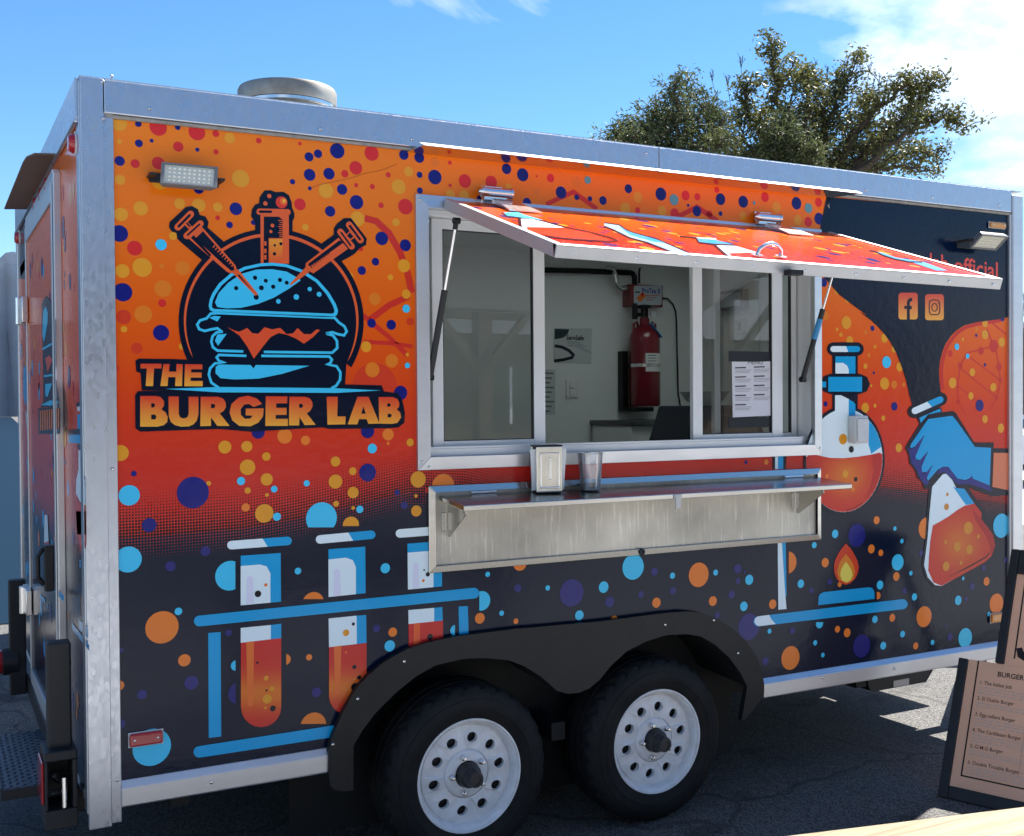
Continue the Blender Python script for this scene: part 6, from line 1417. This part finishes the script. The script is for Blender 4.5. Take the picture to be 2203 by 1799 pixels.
# ------------------------------------------------------------------ wooden rail in the foreground
r0, r1 = un(1640, 1803, 2, .86), un(2203, 1734, 2, .86)
rd = (r1 - r0); rd.z = 0; rd.normalize(); rn = Vector((rd.y, -rd.x, 0))
if rn.dot(CAM - r0) < 0: rn = -rn
WRt = empty('wooden_rail', tuple((r0 + rd*.9 + rn*.07).xy) + (0,), 'sunlit pale wooden rail with weathered grain in front of the menu sign', 'railing')
def wplank(nm, a, b, w0, w1, z0, z1):
    A_, B_ = r0 + rd*a, r0 + rd*b; P = lambda p, w, z: Vector(((p + rn*w).x, (p + rn*w).y, z))
    q = MB().hexa([P(A_, w0, z0), P(B_, w0, z0), P(B_, w1, z0), P(A_, w1, z0), P(A_, w0, z1), P(B_, w0, z1), P(B_, w1, z1), P(A_, w1, z1)])
    # local frame along the board so that the grain runs lengthwise
    o = q.build(nm, M['wood'], WRt, bevel=.006, bseg=3); return o

# unseen box trailer added to shade the ground at the left, and the hall across the yard
BT = empty('shading_trailer', (3.3, 4.2, 0), 'unseen white box trailer added behind the food trailer for its shadow', 'trailer')
MB().box(.42, 6.2, 2.95, 5.4, .5, 2.75).build('box_body', M['lightgrey'], BT, bevel=.04)
MB().box(.40, 6.22, 2.93, 5.42, .42, .499).build('bed_frame', M['cylblack'], BT)
for x in (3.0, 3.8):
    for y, s_ in ((2.99, 1), (5.36, -1)): MB().lathe([(.001, .03), (.18, .03), (.2, .0), (.33, .0), (.35, .03), (.35, .18), (.2, .2)], (x, y, .35), (0, s_, 0), 28).build('wheel', M['rubber'], BT, smooth=40)
PG = empty('timber_pergola', (2.6, -7.2, 0), 'open timber pergola over the paved yard opposite the serving window', 'pergola')
for px_ in (-1.6, 1.2, 4.0, 6.8):
    for py_ in (-5.4, -9.0): MB().box(px_ - .07, px_ + .07, py_ - .07, py_ + .07, 0, 2.7).build('post', M['timber'], PG)
for py_ in (-5.4, -9.0): MB().box(-2.0, 7.2, py_ - .06, py_ + .06, 2.701, 2.9).build('beam', M['timber'], PG)
for k in range(12): MB().box(-1.8 + k*.8, -1.72 + k*.8, -9.4, -5.0, 2.901, 3.04).build('rafter', M['timber'], PG)
for px_ in (-1.6, 1.2, 4.0, 6.8):
    for d_ in (-1, 1): MB().bar((px_ + d_*.06, -5.4, 2.0), (px_ + d_*.7, -5.4, 2.71), .06, .08, upv=(0, 1, 0)).build('brace', M['timber'], PG)
HL = empty('timber_hall', (0, -24, 0), 'long dark timber hall standing across the paved yard', 'building')
MB().box(-26, 30, -32, -24, 0, 3.6).build('wall', M['timber'], HL)
MB().prism([(-32.6, 3.5), (-23.4, 3.5), (-28, 6.4)], lambda y, z, d: Vector((d, y, z)), -26.6, 30.6).build('roof', M['innerdark'], HL)
for k in range(9):
    w0 = -23 + k*6; wf = MB().box(w0, w0 + 2.2, -24.0, -23.94, 1.0, 2.6).build('window', M['carglass'], HL); MB().box(w0 + 1.06, w0 + 1.14, -23.94, -23.91, 1.0, 2.6).build('mullion', M['whitealu'], wf)
wplank('top_board', -.06, 1.9, 0, .14, .822, .86); wplank('side_board', -.03, 1.85, .02, .05, .70, .821); 
for a in (.05, .95, 1.75): wplank('post', a, a + .09, .051, .13, 0, .8215)

# ------------------------------------------------------------------ trees behind the trailer
def far_pt(px, py, depth, dz=0.0):
    d = ray(px, py); return CAM + d*(depth/d.dot(fw))
def leaf_cloud(q, rnd, c, r, n, lw, ll, flat=.8):
    for _ in range(n):
        v = Vector((rnd.gauss(0, 1), rnd.gauss(0, 1), rnd.gauss(0, 1)*flat)); v = v.normalized()*r*rnd.random()**.5
        p = c + v; d = Vector((rnd.uniform(-1, 1), rnd.uniform(-1, 1), rnd.uniform(-.7, .8))).normalized(); s = d.cross(Vector((rnd.uniform(-1, 1), rnd.uniform(-1, 1), rnd.uniform(-1, 1)))).normalized()
        l = ll*rnd.uniform(.7, 1.3); w = lw*rnd.uniform(.7, 1.2); b = d.cross(s)*w*.25
        q.add([p - d*l*.5, p + s*w*.5 + b, p + d*l*.5, p - s*w*.5 + b], [(0, 1, 2, 3)])
rZ = Rg(1280, 0, 2.3034)
def limb_tree(name, label, group, limbs, base_px, dep, seed, m_leaf, lw, ll, spread=1.1, lvl=1.9, thick=1.0, cnt=1.0):
    rnd = random.Random(seed)
    base = far_pt(*rZ(*base_px), dep); gx = Vector((base.x, base.y, 0))
    t = empty(name, tuple(gx), label, 'tree', group)
    br = MB(); lf = MB()
    fork = gx + Vector((0, 0, lvl)); br.tube([gx, gx + Vector((.05, .03, lvl*.5)), fork], [.17*thick, .14*thick, .12*thick], 10)
    for pts, dens in limbs:
        off = rnd.uniform(-spread, spread); P3 = [fork]
        for i, (x, y) in enumerate(pts): P3.append(far_pt(*rZ(x, y), dep + off*(i + 1)/len(pts)))
        fine = []
        for a, b in zip(P3, P3[1:]):
            for k in range(4): fine.append(a.lerp(b, k/4) + Vector((rnd.uniform(-.04, .04), rnd.uniform(-.06, .06), rnd.uniform(-.03, .03)))*(1 if fine else 0))
        fine.append(P3[-1]); m = len(fine); br.tube(fine, [max(.008, .075*thick*(1 - i/m)**1.1) for i in range(m)], 6)
        for i in range(4, m):
            u = i/m; n_t = 3 if u < .9 else 2
            for _ in range(n_t):
                d = Vector((rnd.uniform(-1, 1), rnd.uniform(-1, 1), rnd.uniform(-.1, .9))).normalized(); ln_ = rnd.uniform(.18, .5)*(1.15 - u*.75); e = fine[i] + d*ln_
                br.tube([fine[i], fine[i].lerp(e, .5) + Vector((0, 0, .02)), e], [.009, .006, .003], 4, caps=False)
                for s_ in (.45, .75, 1.0): leaf_cloud(lf, rnd, fine[i].lerp(e, s_), .13, int(13*dens*cnt), lw, ll)
            leaf_cloud(lf, rnd, fine[i], .12 + .10*(1 - u), int(15*dens*cnt), lw, ll)
    br.build('trunk', M['bark'], t, smooth=60); lf.build('crown', m_leaf, t)
LIMBS = [   # outlines of the limbs in the enlarged window, with leaf density
        ([(1050,900),(960,640),(900,480),(890,330),(860,190)], 1.0), ([(1100,900),(1050,640),(1045,480),(1030,360)], 1.1), ([(1130,900),(1160,640),(1190,480),(1250,420),(1300,290)], 1.1),
        ([(1160,900),(1280,660),(1400,540),(1520,440),(1650,390)], 1.0), ([(1200,900),(1400,700),(1560,560),(1600,470),(1750,400)], 1.0), ([(1250,900),(1450,720),(1600,620),(1720,590),(1840,630)], 1.0),
        ([(1250,920),(1450,800),(1600,740),(1700,790)], .9), ([(1080,920),(900,760),(800,640),(760,520),(770,400)], 1.1), ([(1080,930),(850,820),(740,690),(690,560)], .9), ([(1120,930),(1000,720),(960,560),(980,330)], 1.0),
        ([(1200,930),(1230,720),(1330,580),(1370,470)], .9), ([(1250,930),(1420,840),(1550,830),(1700,860)], .9), ([(1150,900),(1100,700),(1130,560),(1100,400)], 1.0), ([(1060,930),(800,850),(700,780)], .9), ([(1040,940),(760,850),(660,760),(620,650)], .8), ([(1040,950),(720,900),(600,800)], .8), ([(1120,940),(1000,820),(880,700),(840,600)], 1.0), ([(1200,900),(1300,800),(1480,680),(1620,520)], .9)]
limb_tree('broadleaf_tree', 'broad leafy tree with upright sprays behind the trailer roof', None, LIMBS, (1130, 900), 14.0, 21, M['leaf'], .030, .062, cnt=.72)
EG = 'evergreens behind the trailer roof'
limb_tree('evergreen_tree', 'tallest dark evergreen, left of the broad leafy tree', EG, [([(480,900),(430,700),(400,560),(392,425)], 1.2), ([(490,900),(470,650),(450,432)], 1.2), ([(500,900),(520,680),(500,500)], 1.1), ([(510,900),(560,700),(565,525)], 1.1), ([(520,900),(600,720),(615,600)], 1.0),
    ([(460,900),(370,720),(330,545)], 1.0), ([(450,900),(350,740),(372,600)], 1.0), ([(500,900),(560,760),(640,690)], 1.0)], (480, 900), 12.9, 31, M['needle'], .020, .070, .6, 1.6, .7, .85)
limb_tree('evergreen_tree', 'slim dark evergreen between the tallest and the smallest evergreens', EG, [([(320,900),(290,700),(288,555)], 1.1), ([(325,900),(315,720),(312,625)], 1.0), ([(310,900),(260,740),(262,650)], 1.0)], (310, 900), 12.5, 33, M['needle'], .020, .070, .35, 1.5, .5, .8)
limb_tree('evergreen_tree', 'smallest dark evergreen, only its tip above the trailer roof', EG, [([(190,900),(168,740),(168,615)], 1.1), ([(180,900),(125,740),(105,660)], 1.0), ([(190,900),(205,740),(200,680)], 1.0)], (185, 900), 12.3, 35, M['needle'], .020, .070, .35, 1.5, .5, .8)
limb_tree('evergreen_tree', 'dark evergreen standing in front of the broad leafy tree', EG, [([(950,950),(945,740),(948,575)], 1.1), ([(950,950),(900,780),(895,660)], 1.0), ([(960,950),(1010,780),(1010,680)], 1.0), ([(940,950),(860,820),(830,740)], 1.0), ([(970,950),(1060,820),(1090,760)], 1.0)], (950, 950), 12.9, 37, M['needle'], .020, .070, .5, 1.5, .6, .85)
def bare_tree(tops, base_px, dep, seed, lbl, mat_=None, thick=.05, low=1.2):
    rnd = random.Random(seed); b0 = far_pt(*base_px, dep); g = Vector((b0.x, b0.y, 0))
    t = empty('bare_tree', tuple(g), lbl, 'tree'); br = MB(); tw = MB(); fork = g + Vector((0, 0, low)); br.tube([g, fork], [thick*1.3, thick], 8)
    def twig(a, d, l, r, lev):
        e = a + d*l; mid_ = a.lerp(e, .5) + Vector((rnd.uniform(-.05, .05), rnd.uniform(-.05, .05), rnd.uniform(-.02, .05)))*l; tw.tube([a, mid_, e], [r, r*.75, r*.45], 4, caps=False)
        if lev > 0:
            for _ in range(rnd.choice((2, 3))):
                s = rnd.uniform(.35, .95); d2 = (d + Vector((rnd.uniform(-.7, .7), rnd.uniform(-.7, .7), rnd.uniform(-.2, .5)))).normalized(); twig(a.lerp(e, s), d2, l*rnd.uniform(.35, .6), r*.6, lev - 1)
    for x, y in tops:
        e = fork.lerp(far_pt(x, y, dep + rnd.uniform(-.6, .6)), .95); P3 = [fork.lerp(e, k/6) + Vector((rnd.uniform(-.06, .06), rnd.uniform(-.06, .06), 0))*(0 < k < 6) for k in range(7)]
        br.tube(P3, [thick*.5*(1 - k/6.2)**1.2 + .003 for k in range(7)], 5)
        for k in range(2, 7):
            for _ in range(3): twig(P3[k], ((e - fork).normalized() + Vector((rnd.uniform(-.6, .6), rnd.uniform(-.6, .6), rnd.uniform(-.1, .4)))).normalized(), rnd.uniform(.14, .30)*(e - fork).length/4*(.45 if k == 6 else 1), .006, 2)
    br.build('trunk', M['twig'], t, smooth=60); tw.build('twigs', M['twig'], t)
bare_tree([rZ(*p) for p in ((710,240),(560,310),(430,365),(640,330),(1090,260),(1320,190),(1250,235),(1380,260),(1430,320),(1160,300),(1480,390))], rZ(980, 900), 14.6, 9, 'leafless tree whose bare twigs rise above the leafy crown')
bare_tree([(2196, 590), (2212, 560), (2230, 600), (2190, 640), (2250, 620)], (2206, 760), 26, 12, 'leafless tree standing beyond the front corner post', thick=.10, low=1.5)

# ------------------------------------------------------------------ building and car beyond the front end
bp_ = un(2196, 1000, 2, 0.0); bp_ = CAM + (bp_ - CAM).normalized()*30; bp_.z = 0
BD = empty('block_building', tuple(bp_), 'grey blockwork building with pierced wall beyond the white car', 'building')
ax_ = Vector((math.cos(-.48), math.sin(-.48), 0)); ay_ = Vector((-ax_.y, ax_.x, 0)); b00 = bp_ - ax_*.25
def BP(u, v, z): return b00 + ax_*u + ay_*v + Vector((0, 0, z))
q = MB().hexa([BP(0, 0, 0), BP(9, 0, 0), BP(9, 4, 0), BP(0, 4, 0), BP(0, 0, 3.35), BP(9, 0, 3.35), BP(9, 4, 3.35), BP(0, 4, 3.35)]); q.build('wall', M['block'], BD)
q = MB().hexa([BP(-.1, -.1, 3.351), BP(9.1, -.1, 3.351), BP(9.1, 4.1, 3.351), BP(-.1, 4.1, 3.351), BP(-.1, -.1, 3.5), BP(9.1, -.1, 3.5), BP(9.1, 4.1, 3.5), BP(-.1, 4.1, 3.5)]); q.build('roof', M['lightgrey'], BD)
hm = MB(); 
for i in range(10):
    for j in range(9):
        if j in (4,): continue
        u, z = .05 + i*.30, 1.3 + j*.21
        hm = MB().hexa([BP(u, -.004, z), BP(u + .18, -.004, z), BP(u + .18, .01, z), BP(u, .01, z), BP(u, -.004, z + .12), BP(u + .18, -.004, z + .12), BP(u + .18, .01, z + .12), BP(u, .01, z + .12)])
        hm.build('opening', M['dark'], BD)
cp_ = un(2215, 1048, 2, 0.0)
CR = empty('parked_car', tuple(cp_), 'white parked car in front of the grey blockwork building', 'car')
ca = Vector((math.cos(-.35), math.sin(-.35), 0)); cw = Vector((-ca.y, ca.x, 0)); c00 = cp_ - ca*.35
def CPt(u, v, z): return c00 + ca*u + cw*v + Vector((0, 0, z))
prof = [(0, .45), (.02, .75), (.12, .95), (.9, 1.02), (1.05, 1.05), (4.2, 1.02), (4.5, .9), (4.55, .5), (4.4, .32), (.15, .30)]
q = MB().prism(prof, lambda x, z, d: CPt(x, d, z), 0, 1.75); q.build('body', M['carpaint'], CR, bevel=.05)
cab = [(1.0, 1.02), (1.62, 1.52), (3.3, 1.56), (4.1, 1.03)]
q = MB().prism(cab, lambda x, z, d: CPt(x, d, z), .10, 1.65); q.build('cabin', M['carpaint'], CR, bevel=.04)
for pts in ([(1.25, 1.07), (1.68, 1.45), (2.35, 1.48), (2.35, 1.07)], [(2.42, 1.07), (2.42, 1.48), (3.25, 1.49), (3.8, 1.07)]): MB().prism(pts, lambda x, z, d: CPt(x, d, z), .088, .099).build('side_window', M['carglass'], CR)
MB().hexa([CPt(1.02, .2, 1.06), CPt(1.0, .2, 1.06), CPt(1.0, 1.55, 1.06), CPt(1.02, 1.55, 1.06), CPt(1.58, .25, 1.5), CPt(1.56, .25, 1.5), CPt(1.56, 1.5, 1.5), CPt(1.58, 1.5, 1.5)]).build('windscreen', M['carglass'], CR)
for u in (.85, 3.6):
    for v, s_ in ((-.005, 1), (1.755, -1)):
        c = CPt(u, v, .33); o = MB().lathe([(.2, .02), (.30, .0), (.33, .03), (.33, .2), (.2, .22)], c, cw*s_, 28).build('tyre', M['rubber'], CR, smooth=40); MB().lathe([(.001, .015), (.06, .01), (.19, .015), (.21, .005)], c, cw*s_, 24).build('wheel_rim', M['chrome'], CR, smooth=40)
for v in (.15, 1.35): MB().hexa([CPt(-.012, v, .72), CPt(.1, v, .72), CPt(.1, v + .25, .72), CPt(-.012, v + .25, .72), CPt(.05, v, .86), CPt(.16, v, .88), CPt(.16, v + .25, .88), CPt(.05, v + .25, .86)]).build('headlight', M['chrome'], CR)
MB().hexa([CPt(.05, .0, .32), CPt(4.5, .0, .32), CPt(4.5, -.006, .32), CPt(.05, -.006, .32), CPt(.02, .0, .42), CPt(4.52, .0, .42), CPt(4.52, -.006, .42), CPt(.02, -.006, .42)]).build('side_trim', M['black'], CR)
